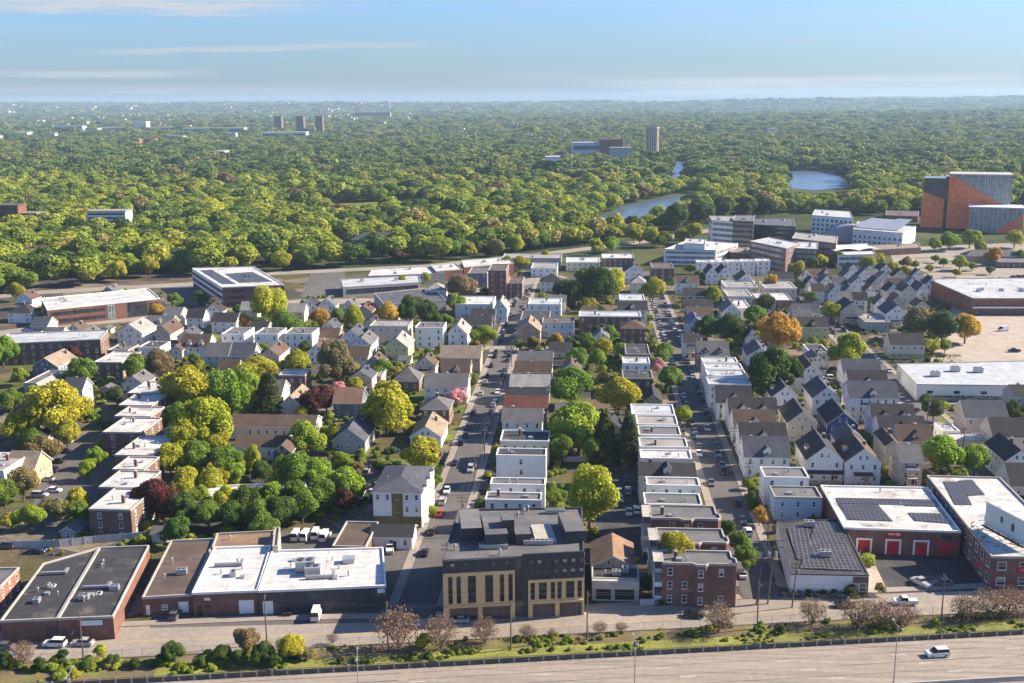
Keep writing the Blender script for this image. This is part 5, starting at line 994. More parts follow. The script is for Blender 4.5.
hedge((880, 362), (960, 362), 3.0, 3.0, 'long clipped dark hedge in front of the cream black-roofed house'); hedge((920, 401), (1040, 401), 2.0, 2.0, 'dark hedge along the front of the long white warehouse'); hedge((655, 605), (705, 603), 1.2, 1.2, 'low dark hedge at the foot of the front brick flats'); hedge((785, 596), (865, 596), 1.4, 2.0, 'dark hedge strip in front of the solar-roofed hall'); hedge((978, 310), (1050, 310), 2.2, 2.4, 'dark hedge below the broad brick store'); hedge((430, 492), (440, 470), 1.6, 2, 'short hedge beside the olive-striped white house', (.09, .12, .02))

# ------------------------------------------------------------------ vehicles
def car_meshes(kind):
    if kind in _cache: return _cache[kind]
    P_ = {'sedan': (4.6, .90, [(-2.3, .55, .35), (-2.2, .95, .25), (-1.4, 1.0, .22), (1.1, .98, .22), (2.1, .80, .25), (2.3, .55, .35)], [(-1.75, 1.0), (-1.1, 1.44), (.25, 1.46), (1.15, .97)]),
          'suv': (4.7, .95, [(-2.35, .65, .4), (-2.3, 1.12, .3), (-1.5, 1.15, .28), (1.0, 1.12, .28), (2.2, 1.0, .3), (2.35, .65, .4)], [(-2.25, 1.12), (-2.0, 1.75), (.3, 1.78), (1.2, 1.1)]),
          'van': (5.4, 1.0, [(-2.7, .7, .4), (-2.68, 1.25, .3), (-1.5, 1.25, .28), (1.6, 1.25, .28), (2.55, 1.1, .3), (2.7, .65, .4)], [(-2.66, 1.24), (-2.6, 2.25), (1.2, 2.3), (2.3, 1.2)]),
          'pickup': (5.4, .98, [(-2.7, .7, .45), (-2.65, 1.1, .4), (-.4, 1.1, .32), (1.2, 1.12, .32), (2.5, 1.02, .35), (2.7, .65, .45)], [(-.55, 1.1), (-.35, 1.78), (.75, 1.8), (1.45, 1.1)])}[kind]
    L, hw_, st, cab = P_; mb = MB(); n = len(st)
    prev = None
    for y, zt, zb in st:
        k = .94 if abs(y) > L / 2 - .05 else 1; ring = [(-hw_ * k, y, zb), (-hw_ * k, y, (zb + zt) * .52), (-hw_ * .93 * k, y, zt), (hw_ * .93 * k, y, zt), (hw_ * k, y, (zb + zt) * .52), (hw_ * k, y, zb)]
        if prev:
            for i in range(6): j = (i + 1) % 6; mb.face([prev[j], prev[i], ring[i], ring[j]])
        else: mb.face(ring)
        prev = ring
    mb.face(prev[::-1])
    gl = MB(); w0, w1 = hw_ * .90, hw_ * .74; (ya, za), (yb, zb), (yc, zc), (yd, zd) = cab; za -= .02; zd -= .02
    a = [(-w0, ya, za), (w0, ya, za), (w0, yd, zd), (-w0, yd, zd)]; t = [(-w1, yb, zb), (w1, yb, zb), (w1, yc, zc), (-w1, yc, zc)]
    for i in range(4): j = (i + 1) % 4; gl.face([a[i], a[j], t[j], t[i]], 0)
    rf = MB(); e = .04; rf.box(-w1 - e, yb - .05, zb - .02, w1 + e, yc + .05, max(zb, zc) + .05)
    if kind == 'van': rf.face([(-w0 - .02, ya + .2, za), (-w0 - .02, .9, za), (-w1 - .03, .7, zb), (-w1 - .03, yb, zb)][::-1]); rf.face([(w0 + .02, ya + .2, za), (w0 + .02, .9, za), (w1 + .03, .7, zb), (w1 + .03, yb, zb)])
    if kind == 'pickup': rf.box(-hw_ * .92, -2.62, 1.08, -hw_ * .8, -.6, 1.2); rf.box(hw_ * .8, -2.62, 1.08, hw_ * .92, -.6, 1.2)
    wl = MB(); wl.tube((-.11, 0, 0), (.11, 0, 0), .34, n=12, m=0); wl.tube((-.118, 0, 0), (.118, 0, 0), .2, n=8, m=1)
    hl = MB(); hl.box(-.2, -.05, -.08, .2, .05, .08)
    _cache[kind] = (mb.mesh('body', ['car_paint']), gl.mesh('windows', ['car_glass']), rf.mesh('roof_panel', ['car_paint']), wl.mesh('wheel', ['rubber', 'metal']), hl.mesh('headlight', ['lamp_glass']), hl.mesh('tail_light', ['tail_red']), L, hw_)
    return _cache[kind]
CC = {'white': (.62, .62, .61), 'silver': (.33, .34, .35), 'black': (.012, .012, .014), 'grey': (.09, .09, .095), 'navy': (.02, .03, .07), 'red': (.42, .02, .02), 'blue': (.04, .08, .2)}
def car(x, y, rz=0.0, kind='sedan', col='grey', label=None, z=.02, full=None, group='parked cars'):
    bd, gl, rf, wl, hl, tl, L, hw_ = car_meshes(kind); noun = {'sedan': 'car', 'suv': 'SUV', 'van': 'van', 'pickup': 'pickup'}[kind]
    o = thing({'sedan': 'parked_car', 'suv': 'parked_car', 'van': 'van', 'pickup': 'pickup_truck'}[kind], label, noun if noun != 'SUV' else 'car', (x, y, z), rz, group, f'{col} {noun}')
    c = CC[col]; link('body', bd, o, color=c); link('windows', gl, o); link('roof_panel', rf, o, color=c)
    for sx in (-1, 1):
        for yy in (-L * .30, L * .31): link('wheel', wl, o, (sx * (hw_ - .1), yy, .34))
        if full or y < 330: link('headlight', hl, o, (sx * hw_ * .66, L / 2 - .04, .72)); link('tail_light', tl, o, (sx * hw_ * .68, -L / 2 + .04, .82))
    return o
def carpx(px, py, rz=0.0, kind='sedan', col='grey', label=None, group='parked cars'):
    p = P(px, py); return car(p.x, p.y, rz, kind, col, label, group=group)
R90 = math.pi / 2; HA = math.atan2(HU.y, HU.x)
p = P(937, 656); car(p.x, p.y, HA + R90, 'suv', 'white', 'white SUV driving alone on the highway', HZ, True, 'vehicles on the roads')
for px, py, rz, kd, c, lab in ((439, 515, 0, 'sedan', 'red', 'red car parked on the wired street below the olive-striped house'), (55, 646, R90, 'suv', 'white', 'white SUV parked before the black-roofed warehouse windows'), (83, 645, R90, 'sedan', 'silver', 'silver car parked in front of the black-roofed warehouse door'), (3, 649, R90, 'sedan', 'grey', 'grey car cut off by the lower left edge'),
    (316.5, 617, 0.1, 'van', 'white', 'white van parked before the long white-roofed garage'), (290, 612, 0, 'sedan', 'black', 'black car nosed against the long dark-walled garage'), (176, 617, 0, 'suv', 'grey', 'dark SUV in the yard of the brown-roofed garage'), (693, 617, R90 - .12, 'sedan', 'black', 'black car parked on the frontage road by the front brick flats'), (722, 627, R90 - .1, 'sedan', 'grey', 'dark car under the budding tree by the brick flats'),
    (905, 604, R90, 'pickup', 'white', 'white pickup on the frontage road behind budding trees'), (921, 585, .5, 'pickup', 'silver', 'silver pickup slanted in the black parking lot'), (942, 585, R90, 'sedan', 'grey', 'dark car beside the slanted silver pickup'), (844, 607, R90, 'sedan', 'black', 'black car on the frontage road behind reddish trees'), (1005, 480, R90, 'sedan', 'white', 'white car in the lot right of the billboard building'), (1021, 491, R90, 'suv', 'navy', 'dark blue SUV in the lot right of the billboard building'),
    (390, 551, .15, 'pickup', 'white', 'white pickup parked at the corner of the long white roof'), (459, 622, R90, 'sedan', 'silver', 'silver car below the left half of the tan block'), (1003, 331, R90 + .3, 'van', 'white', 'white truck-like van alone on the sandy lot'), (1014, 352, R90, 'pickup', 'black', 'black pickup at the right edge of the sandy lot'), (940, 357, R90, 'sedan', 'grey', 'grey car alone at the end of the long clipped hedge')): carpx(px, py, rz, kd, c, lab)
for k, (x, c) in enumerate(((296, 'white'), (306, 'white'), (316, 'white'), (326, 'white'))): carpx(x + rnd.uniform(-1, 1), 538 + rnd.uniform(-1.5, 1), rnd.uniform(-.08, .08), 'van', c, ('leftmost white van in the row behind the white roofs', 'second white van in the row behind the white roofs', 'third white van in the row behind the white roofs', 'rightmost white van in the row behind the white roofs')[k])
KC = ('black', 'grey', 'silver', 'white', 'navy', 'grey', 'black', 'silver')
for px, py, kd, c in ((447, 492, 'sedan', 'white'), (442.5, 503, 'suv', 'silver'), (432, 533, 'sedan', 'black'), (425, 554, 'sedan', 'black'), (470.6, 471, 'suv', 'silver'), (455, 464, 'sedan', 'navy'), (461, 444, 'suv', 'black'), (699, 455, 'sedan', 'white'), (693, 438, 'sedan', 'navy'), (711, 484.5, 'sedan', 'grey'), (707, 430, 'suv', 'silver'), (699, 447.6, 'sedan', 'grey'), (688, 426, 'sedan', 'black'), (713, 443, 'sedan', 'grey'), (716, 448.5, 'suv', 'black'), (717, 454, 'sedan', 'grey'), (718.5, 460, 'suv', 'grey'), (724, 473, 'suv', 'black'), (722, 467, 'sedan', 'navy'),
    (748, 534, 'suv', 'white'), (743, 522, 'sedan', 'navy'), (742, 576, 'sedan', 'white'), (737.5, 504, 'sedan', 'black'), (619, 493, 'sedan', 'silver'), (620, 500, 'sedan', 'white'), (628, 493, 'suv', 'silver'), (629, 514, 'sedan', 'silver'), (637, 512, 'suv', 'white'), (627, 481, 'sedan', 'grey'), (66, 443, 'suv', 'silver'), (64, 453, 'sedan', 'black'), (57, 463, 'sedan', 'black'), (51, 472, 'suv', 'navy'), (47, 481, 'sedan', 'silver'), (54, 492, 'sedan', 'white'), (40, 497, 'suv', 'silver'), (37, 553, 'sedan', 'navy'), (6, 548, 'suv', 'grey'), (395, 500, 'sedan', 'grey'), (326, 452, 'sedan', 'grey'), (370, 466, 'sedan', 'black'), (366, 474, 'suv', 'silver')):
    lot = 590 < px < 645 or px < 80; carpx(px, py, rnd.uniform(-.04, .04) + (R90 if px < 80 else 0) + (math.pi if rnd.random() < .5 else 0), kd, c)
used = [(o.location.x, o.location.y) for o in scene.objects if o.get('category') in ('car', 'van', 'pickup')]
for sx, w_ in ((S1, 8.6), (S2, 8.8), (S3, 8.4)):
    for sg in (-1, 1):
        y = 340.0 if sx != S2 else 318
        while y < 640:
            y += rnd.choice((6.2, 6.6, 7.5, 13, 20)) * (1.0 if sx == S2 else 1.35)
            x = sx + sg * (w_ / 2 - 1.15)
            if any(abs(x - u) < 2.3 and abs(y - v) < 5.6 for u, v in used) or (sx == S1 and 478 < y < 494): continue
            car(x + rnd.uniform(-.1, .1), y, rnd.uniform(-.02, .02) + (math.pi if rnd.random() < .5 else 0), rnd.choice(('sedan', 'suv', 'sedan')), rnd.choice(KC)); used.append((x, y))
for x0, y0, n, st, rz in ((-118, 640, 9, 2.9, 0), (-95, 620, 6, 2.9, 0), (270, 700, 10, 3.2, 0), (286, 745, 12, 3.2, 0), (252, 690, 7, 3.1, 0)):
    for k in range(n):
        if rnd.random() < .75: car(x0 + k * st, y0 + rnd.uniform(-.3, .3), rz, rnd.choice(('sedan', 'suv')), rnd.choice(KC))

# ------------------------------------------------------------------ poles, wires, lamps, fences
def pole_mesh():
    if 'pole' not in _cache:
        a = MB(); a.tube((0, 0, 0), (0, 0, 11.2), .17, .11, 8); b_ = MB(); b_.box(-1.25, -.06, -.06, 1.25, .06, .06)
        for x in (-1.1, -.45, .45, 1.1): b_.tube((x, 0, .06), (x, 0, .26), .05, n=6)
        c = MB(); c.tube((0, 0, -.45), (0, 0, .45), .24, n=10); _cache['pole'] = (a.mesh('shaft', ['wood_pole']), b_.mesh('crossarm', ['wood_pole']), c.mesh('transformer', ['galvanized']))
    return _cache['pole']
def utility_pole(x, y, rz=0, label=None, tilt=0, tr=False, two=True):
    sh, ca, tf = pole_mesh(); o = thing('utility_pole', label, 'pole', (x, y, 0), rz, 'wooden utility poles', 'wooden utility pole'); o.rotation_euler = (0, tilt, rz)
    link('shaft', sh, o); link('crossarm', ca, o, (0, -.2, 10.5)); 
    if two: link('crossarm', ca, o, (0, -.2, 9.5))
    if tr: link('transformer', tf, o, (.42, 0, 8.6))
    return o
def wires(pts, label, offs=(-1.1, -.45, .45, 1.1, 0), zs=(10.75, 10.75, 10.75, 10.75, 7.4)):
    t = thing('overhead_wires', label, 'wires', (0, 0, 0))
    for a, b_ in zip(pts[:-1], pts[1:]):
        mb = MB(); a = Vector(a); b_ = Vector(b_); d = (b_ - a).normalized(); n = Vector((-d.y, d.x))
        for o_, z in zip(offs, zs):
            pr = None
            for k in range(7):
                f = k / 6; p = a.lerp(b_, f) + n * o_; q = (p.x, p.y, z - 4 * .7 * f * (1 - f))
                if pr: mb.tube(pr, q, .022, n=3, cap=False)
                pr = q
        put('span', mb, ['dark_metal'], t)
for x, y0, lab, st in ((S1 + 5.6, 232, 'wires strung along the street beside the tan block', 31), (S2 + 5.8, 226, 'wires strung along the street beside the brick flats', 34), (S3 - 5.4, 330, 'wires strung along the street left of the white warehouse', 36)):
    pts = []; y = y0
    while y < 600:
        pts.append((x, y)); utility_pole(x, y, 0, 'wooden pole with big transformers leaning beside the brick flats' if (x > 20 and y == 226 and x < 60) else None, .06 if (y == 226) else rnd.uniform(-.012, .012), rnd.random() < .5 or y == 226); y += st
    wires(pts, lab)
pf = [P(84, 663), P(267, 644), P(388, 652), P(511, 651), P(587, 641), P(757, 630), P(941, 622)]
for p, lab in zip(pf, ('wooden pole in front of the black-roofed warehouse', 'wooden pole before the stained white-roofed garage', 'wooden pole among the budding trees left of the tan block', 'wooden pole in front of the tan block', 'wooden pole in front of the low grey shop', 'front wooden pole at the street corner by the brick flats', 'wooden pole in front of the black parking lot')): utility_pole(p.x, p.y, HA + R90, lab, 0, False, False)
wires([tuple(p.xy) for p in pf], 'wires strung along the frontage road', (-.5, .5, 0), (10.7, 10.7, 7.6))
t = thing('power_pole_frame', 'tall leaning two-pole power structure with transformers at the corner by the brick flats', 'power pole', (*P(762, 604).xy, 0), .15)
for x in (-1.3, 1.3): mb = MB(); mb.tube((x, 0, 0), (x * .85 + 1.2, .3, 15.5), .2, .13, 8); put('pole', mb, ['wood_pole'], t)
for z, l in ((15.0, 3.4), (13.4, 3.4), (10.2, 2.6)): mb = MB(); mb.box(-l + 1.0 * z / 15, .1, z - .1, l + 1.0 * z / 15, .32, z + .1); put('crossarm', mb, ['wood_pole'], t)
for x in (-.9, 1.0, 2.6): mb = MB(); mb.tube((x, -.1, 11.2), (x, -.1, 12.5), .36, n=10); mb.tube((x, -.1, 12.5), (x, -.1, 12.9), .1, n=6); put('transformer', mb, ['galvanized'], t)
mb = MB(); mb.box(-1.6, -.7, 10.7, 3.3, .6, 10.85); put('platform', mb, ['wood_pole'], t)
lp = [P(69, 674, 12), P(357, 656, 12), P(635.5, 641, 12), P(898, 626, 12)]
for p, lab in zip(lp, ('slim highway lamp post at the lower left corner', 'slim highway lamp post below the budding trees', 'slim highway lamp post below the brick flats', 'slim highway lamp post next to the white SUV')):
    o = thing('street_lamp', lab, 'lamp post', (p.x, p.y, 0), HA, 'highway lamp posts'); mb = MB(); mb.tube((0, 0, 0), (0, 0, 12), .13, .075, 8); put('pole', mb, ['galvanized'], o)
    mb = MB(); mb.tube((0, 0, 11.9), (0, 1.8, 12.3), .05, n=6); mb.tube((0, 0, 11.9), (0, -1.8, 12.3), .05, n=6); put('arm', mb, ['galvanized'], o)
    for sg in (-1, 1): mb = MB(); mb.box(-.16, -.35, -.07, .16, .35, .07); put('lamp_head', mb, ['metal'], o, (0, sg * 2.1, 12.32))
    mb = MB(); mb.tube((0, 0, 0), (0, 0, .5), .28, .2, 8); put('base', mb, ['concrete'], o)
# barrier between highway and bank, median, chain-link fence on the bank
o = thing('crash_barrier', 'long dark crash barrier between highway and grassy bank', 'barrier', (*hw(0, 0), 0), HA)
mb = MB(); mb.prism([(-420, -.08), (560, -.08), (560, .45), (-420, .45)], 0, .62); put('concrete_footing', mb, ['dark_concrete'], o)
mb = MB(); mb.box(-420, -.22, .66, 560, -.10, 1.02); mb.box(-420, -.16, 1.2, 560, -.08, 1.3); put('rail', mb, ['dark_concrete'], o)
mb = MB()
for k in range(326): x = -420 + k * 3.0; mb.box(x, -.26, .1, x + .35, .1, 1.25)
pp = put('posts', mb, ['galvanized'], o); pp['kind'] = 'stuff'
o = thing('median_barrier', 'concrete median barrier at the lower right corner of the highway', 'barrier', (*hw(0, -17.6), 0), HA); mb = MB(); mb.box(-420, -.3, 0, 560, .3, .35); mb.box(-420, -.16, .352, 560, .16, .95); put('concrete_wall', mb, ['concrete'], o)
o = thing('chain_link_fence', 'thin chain-link fence along the top of the grassy bank', 'fence', (*hw(0, 9.7), .3), HA); mb = MB()
for z in (.1, 1.8): mb.tube((-120, 0, z), (240, 0, z), .03, n=4)
put('rail', mb, ['galvanized'], o); mb = MB()
for k in range(1200): x = -120 + k * .3; mb.tube((x, 0, .1), (x + .3, 0, 1.8), .006, n=3, cap=False); mb.tube((x + .3, .01, .1), (x, .01, 1.8), .006, n=3, cap=False)
put('mesh_panel', mb, ['galvanized'], o)
mb = MB(); mb.tube((0, 0, 0), (0, 0, 1.95), .04, n=5); pm = mb.mesh('post', ['galvanized'])
for k in range(90): link('post', pm, o, (-120 + k * 4, 0, 0))
def fence(pts, label, hgt=1.9, col=(.45, .42, .38), mat='fence_board', w=.12):
    p = [P(*a).xy for a in pts]; c0 = p[0]; o = thing('board_fence', label, 'fence', (c0.x, c0.y, 0)); 
    for a, b_ in zip(p[:-1], p[1:]):
        d = b_ - a; L = d.length; mb = MB(); mb.box(0, -w / 2, .05, L, w / 2, hgt); put('panel', mb, [mat], o, (*(a - c0), 0), math.atan2(d.y, d.x), col)
        for k in range(int(L / 3) + 1): mb = MB(); mb.box(-.08, -w, 0, .08, w, hgt + .15); put('post', mb, ['concrete'], o, (*(a - c0 + d * (k * 3 / L)), 0), math.atan2(d.y, d.x))
fence([(-6, 549), (60, 547), (96, 543), (160, 538)], 'long pale board fence behind the black-roofed warehouse', 2.0, (.50, .50, .50)); fence([(546, 489), (572, 489)], 'short white fence beside the big lone tree'); fence([(552, 462), (606, 462)], 'white fence between the white row and parked cars', 1.8, (.6, .58, .55)); fence([(640, 606), (660, 605)], 'low pale wall-like fence beside the round bush', 1.6, (.5, .5, .5)); fence([(826, 508), (836, 520)], 'green screen fence beside the pale blue house', 2.2, (.12, .16, .03)); fence([(228, 436), (312, 434)], 'white board fence along the longest low flats', 1.8, (.6, .6, .58)); fence([(445, 468), (452, 452)], 'dark board fence beside the wired street', 1.6, (.2, .16, .12)); fence([(865, 553), (850, 566)], 'wire-brown fence by the sandy yard', 1.6, (.2, .16, .12))
# ------------------------------------------------------------------ woodland
EDGE = [Vector(P(*a).xy) for a in ((-400, 318), (-80, 305), (0, 296), (100, 286), (140, 280), (300, 271), (480, 260), (560, 250), (640, 239), (690, 227), (705, 218), (800, 213), (925, 219), (1024, 205), (1300, 195))]
def edge_y(x):
    if x <= EDGE[0].x: return EDGE[0].y
    for a, b_ in zip(EDGE[:-1], EDGE[1:]):
        if a.x <= x <= b_.x: return a.y + (b_.y - a.y) * (x - a.x) / max(1e-6, b_.x - a.x)
    return EDGE[-1].y
BLD = []
for o in scene.objects:
    if o.parent is None and o.get('category') in ('apartments', 'house', 'hall', 'office', 'building', 'depot', 'tower', 'tower_block', 'store', 'pavilion', 'dome') and o.location.y > 560:
        BLD.append(o.location.xy.copy())
bpy.context.view_layer.update()
BOX = []
for o in scene.objects:
    if o.type == 'MESH' and o.parent is not None and o.parent.parent is None and o.name.split('.')[0] in ('wall', 'glass_body', 'wing', 'annex') and o.matrix_world.translation.y > 560:
        xs = [o.matrix_world @ Vector(c) for c in o.bound_box]; BOX.append((min(p.x for p in xs), max(p.x for p in xs), min(p.y for p in xs), max(p.y for p in xs)))
def free(x, y, r, front=30):
    for x0, x1, y0, y1 in BOX:
        if x0 - r * .8 < x < x1 + r * .8 and y0 - front - r < y < y1 + r * .6: return False
    for q in WPOLY + CLEAR:
        if pip(x, y, q): return False
    return True
fr_ = random.Random(23)
# the nearest trees of the wood, one by one
NEAR = []
def near_ok(x, y, d): return all((x - a) ** 2 + (y - b_) ** 2 > d * d for a, b_ in NEAR)
count = 0
for px in range(-30, 1060, 1):
    pass
tries = 0
TREE_XY = [(x, y) for x, y, r in TREE_AT if y > 560]
while count < 34 and tries < 6000:
    tries += 1; px = fr_.uniform(-20, 1044); x = None
    dpt = fr_.random() ** 1.5 * 70
    # march along the edge
    t = fr_.random(); i = fr_.randrange(1, len(EDGE) - 2); p = EDGE[i].lerp(EDGE[i + 1], t); x, y = p.x, p.y + dpt + 4
    qx, qy = proj(x, y, 6)
    if not -25 < qx < 1050: continue
    R = fr_.uniform(5.2, 8.2)
    if not near_ok(x, y, R * 1.55) or not free(x, y, R, 4): continue
    NEAR.append((x, y)); count += 1
    tree(0, 0, 0, fr_.choice('YYYYGGLDWYYG' if y < 900 else 'YYGYWYL'), at=(x, y), R=R, group='trees along the parkway', asp=fr_.uniform(.85, 1.1))
# undergrowth, sheds, driveway cars and small trees in the back yards
bpy.context.view_layer.update()
YB = []
for o in scene.objects:
    if o.type == 'MESH' and o.parent is not None and o.parent.parent is None and o.name.split('.')[0] in ('wall', 'porch', 'bay', 'gallery'):
        xs = [o.matrix_world @ Vector(c) for c in o.bound_box]; YB.append((min(p.x for p in xs), max(p.x for p in xs), min(p.y for p in xs), max(p.y for p in xs)))
cars_at = [(o.location.x, o.location.y) for o in scene.objects if o.get('category') in ('car', 'van', 'pickup')]
HARD = [[tuple(v.co.xy) for v in o.data.vertices] for o in scene.objects if o.type == 'MESH' and o.name.split('.')[0] in ('parking_lot', 'loading_yard', 'sand_yard')]
LINES = [[P(*a).xy for a in q] for q in (((-120, 352), (0, 334), (80, 323), (147, 317), (205, 310), (300, 302), (400, 300), (480, 290), (560, 276)), ((-150, 310), (-20, 298), (45, 292), (190, 284), (260, 274), (430, 266), (560, 252), (640, 242), (700, 232)))]
def line_y(q, x):
    for a, b_ in zip(q[:-1], q[1:]):
        if a.x <= x <= b_.x: return a.y + (b_.y - a.y) * (x - a.x) / (b_.x - a.x)
    return -999
def yard_ok(x, y, r, hard=True):
    for c, w_ in ((S1, 7.4), (S2, 7.4), (S3, 7.2), (S3 + 82, 7)):
        if abs(x - c) < w_ + r: return False
    if any(a - r < x < b_ + r and c - r < y < d + r for a, b_, c, d in YB): return False
    for (ax, ay), (bx, by) in zip(RP[:-1], RP[1:]):
        if ax <= x <= bx and y < ay + (by - ay) * (x - ax) / (bx - ax) + 10 + r: return False
    if y > edge_y(x) - 45: return False
    if any(abs(y - line_y(q, x)) < 11 + r for q in LINES): return False
    if hard and any(pip(x, y, q) for q in HARD): return False
    return not (abs(y - 485) < 5 and -155 < x < S1)
def yard_pt(): y = 235 + 400 * fr_.random(); return fr_.uniform(-.55, .46) * y, y
pts0 = []
for k in range(15000):
    x, y = yard_pt(); g_ = mnoise.noise(Vector((x / 9, y / 9, 7.7)))
    if g_ < -.04 or not yard_ok(x, y, .5): continue
    R = fr_.uniform(.5, 1.5) + (fr_.random() < .25) * fr_.uniform(.3, 1.3); a = fr_.uniform(.6, 1.1); pts0.append(((x, y, R * a * .6), (R, R, R * a), fr_.uniform(0, 6)))
n_ = 0
while n_ < 42:
    x, y = yard_pt(); R = fr_.uniform(2.2, 4.6)
    if yard_ok(x, y, R * .55) and all((x - a) ** 2 + (y - b_) ** 2 > (R + r * .7) ** 2 for a, b_, r in TREE_AT) and all((x - a) ** 2 + (y - b_) ** 2 > 12 for a, b_ in cars_at): tree(0, 0, 0, fr_.choice('GGYLDDWYG'), at=(x, y), R=R); n_ += 1
n_ = 0; tr0 = 0
while n_ < 40 and tr0 < 4000:
    tr0 += 1; x, y = yard_pt(); y = 290 + (y - 235) * .8; w_, d_ = fr_.uniform(7, 9.5), fr_.uniform(8.5, 12); r_ = max(w_, d_) / 2
    if not yard_ok(x, y, r_ + .8) or any((x - a) ** 2 + (y - b_) ** 2 < (r * .9 + r_) ** 2 for a, b_, r in TREE_AT) or any((x - a) ** 2 + (y - b_) ** 2 < (r_ + 3) ** 2 for a, b_ in cars_at) or any(pip(x + i, y + j, q) for q in CLEAR + HARD for i in (-7, 7) for j in (-7, 7)) or (590 < proj(x, y)[0] < 660 and y < 330) or 265 < proj(x, y)[0] < 315 and y > 480 or proj(x, y)[0] > 925 and proj(x, y)[1] < 372: continue
    gable(x - w_ / 2, x + w_ / 2, y - d_ / 2, y + d_ / 2, fr_.choice((5.4, 6, 6.4)), fr_.choice('xy'), fr_.choice(('white', 'cream', 'grey', 'beige', 'pinkish')), fr_.choice(('black', 'grey', 'brown', 'slate')), near=False, rise=fr_.uniform(2.8, 3.8), porch=fr_.choice((0, 1, 2)), dorm=0); YB.append((x - w_ / 2, x + w_ / 2, y - d_ / 2 - 2, y + d_ / 2)); n_ += 1
n_ = 0
while n_ < 34:
    x, y = yard_pt(); w_, d_ = fr_.uniform(3, 5.5), fr_.uniform(3.5, 6)
    if yard_ok(x, y, 3.6) and all((x - a) ** 2 + (y - b_) ** 2 > 14 for a, b_, r in TREE_AT):
        wl_ = fr_.choice(('white', 'grey', 'brown', 'tan')); rf_ = fr_.choice(('grey', 'black', 'brown')); gable(x - w_ / 2, x + w_ / 2, y - d_ / 2, y + d_ / 2, 2.5, fr_.choice('xy'), wl_, rf_, name='shed', desc=f'small {WALLS[wl_][1]} shed with {ROOFS[rf_][1]} roof', cat='shed', chim=0, near=False, rise=1.2); YB.append((x - w_ / 2, x + w_ / 2, y - d_ / 2, y + d_ / 2)); n_ += 1
n_ = 0
while n_ < 46:
    x, y = yard_pt()
    c = min((S1, S2, S3), key=lambda s: abs(x - s))
    if abs(x - c) > 30 or not yard_ok(x, y, 2.2) or any((x - a) ** 2 + (y - b_) ** 2 < 16 for a, b_ in cars_at) or any((x - a) ** 2 + (y - b_) ** 2 < (r * .5) ** 2 for a, b_, r in TREE_AT): continue
    car(x, y, R90 + fr_.uniform(-.1, .1), fr_.choice(('sedan', 'suv')), fr_.choice(KC)); cars_at.append((x, y)); n_ += 1
# the rest: far too many to count
PRO = bpy.data.collections.new('woodland_crowns')
def low_crown(seed, n, s, mat, lobes=9): return bpy.data.objects.new('woodland_crown', crown_mesh('woodland_crown', seed, n, s, lobes, mat, big=True))
for k in range(6): PRO.objects.link(low_crown(101 + k, 1300, .115, 'forest_leaf', 7 + k % 4))
PRO2 = bpy.data.collections.new('far_crowns')
for k in range(4): PRO2.objects.link(low_crown(131 + k, 420, .22, 'far_leaf', 8))
def scatter(name, pts, coll):
    me = bpy.data.meshes.new(name); me.from_pydata([p[0] for p in pts], [], [])
    a = me.attributes.new('scl', 'FLOAT_VECTOR', 'POINT'); a.data.foreach_set('vector', [v for p in pts for v in p[1]])
    a = me.attributes.new('rot', 'FLOAT_VECTOR', 'POINT'); a.data.foreach_set('vector', [v for p in pts for v in (0, 0, p[2])])
    o = bpy.data.objects.new(name, me); COL.objects.link(o); o['kind'] = 'stuff'
    ng = bpy.data.node_groups.new(name, 'GeometryNodeTree'); ng.interface.new_socket('Geometry', in_out='INPUT', socket_type='NodeSocketGeometry'); ng.interface.new_socket('Geometry', in_out='OUTPUT', socket_type='NodeSocketGeometry')
    gi = ng.nodes.new('NodeGroupInput'); go = ng.nodes.new('NodeGroupOutput'); ip = ng.nodes.new('GeometryNodeInstanceOnPoints'); ci = ng.nodes.new('GeometryNodeCollectionInfo')
    ci.inputs['Collection'].default_value = coll; ci.inputs['Separate Children'].default_value = True; ci.inputs['Reset Children'].default_value = True; ip.inputs['Pick Instance'].default_value = True
    for nm, sk in (('scl', 'Scale'), ('rot', 'Rotation')):
        na = ng.nodes.new('GeometryNodeInputNamedAttribute'); na.data_type = 'FLOAT_VECTOR'; na.inputs['Name'].default_value = nm; ng.links.new(na.outputs[0], ip.inputs[sk])
    ng.links.new(gi.outputs[0], ip.inputs['Points']); ng.links.new(ci.outputs[0], ip.inputs['Instance']); ng.links.new(ip.outputs[0], go.inputs[0])
    md = o.modifiers.new('scatter', 'NODES'); md.node_group = ng; return o
pts = []
def in_view(x, y, m=110):
    return abs(x + y * math.tan(YAW)) < y * .52 + m
def field(y0, y1, sp, R0, R1, dens, coll_pts, zs=(.62, .9), edge=True):
    y = y0
    while y < y1:
        hw_ = y * .52 + 120; cxx = -y * math.tan(YAW); x = cxx - hw_
        while x < cxx + hw_:
            px_, py_ = x + fr_.uniform(-.45, .45) * sp, y + fr_.uniform(-.45, .45) * sp; x += sp
            g_ = mnoise.noise(Vector((px_ / 160, py_ / 160, .5)))
            if fr_.random() > dens + g_ * .25: continue
            if edge and py_ < edge_y(px_) + 6: continue
            R = fr_.uniform(R0, R1)
            if fr_.random() < .12: R *= 1.3
            if py_ < 2700 and not free(px_, py_, R): continue
            if edge and not near_ok(px_, py_, R * .6 + 3.5): continue
            a = fr_.uniform(*zs); h = R * a; coll_pts.append(((px_, py_, terrain(px_, py_) + h * .9 + min(3, R * .3)), (R, R * fr_.uniform(.9, 1.1), h), fr_.uniform(0, 6.28)))
        y += sp * .95
scatter('yard_undergrowth', pts0, PRO)
pts0 = []
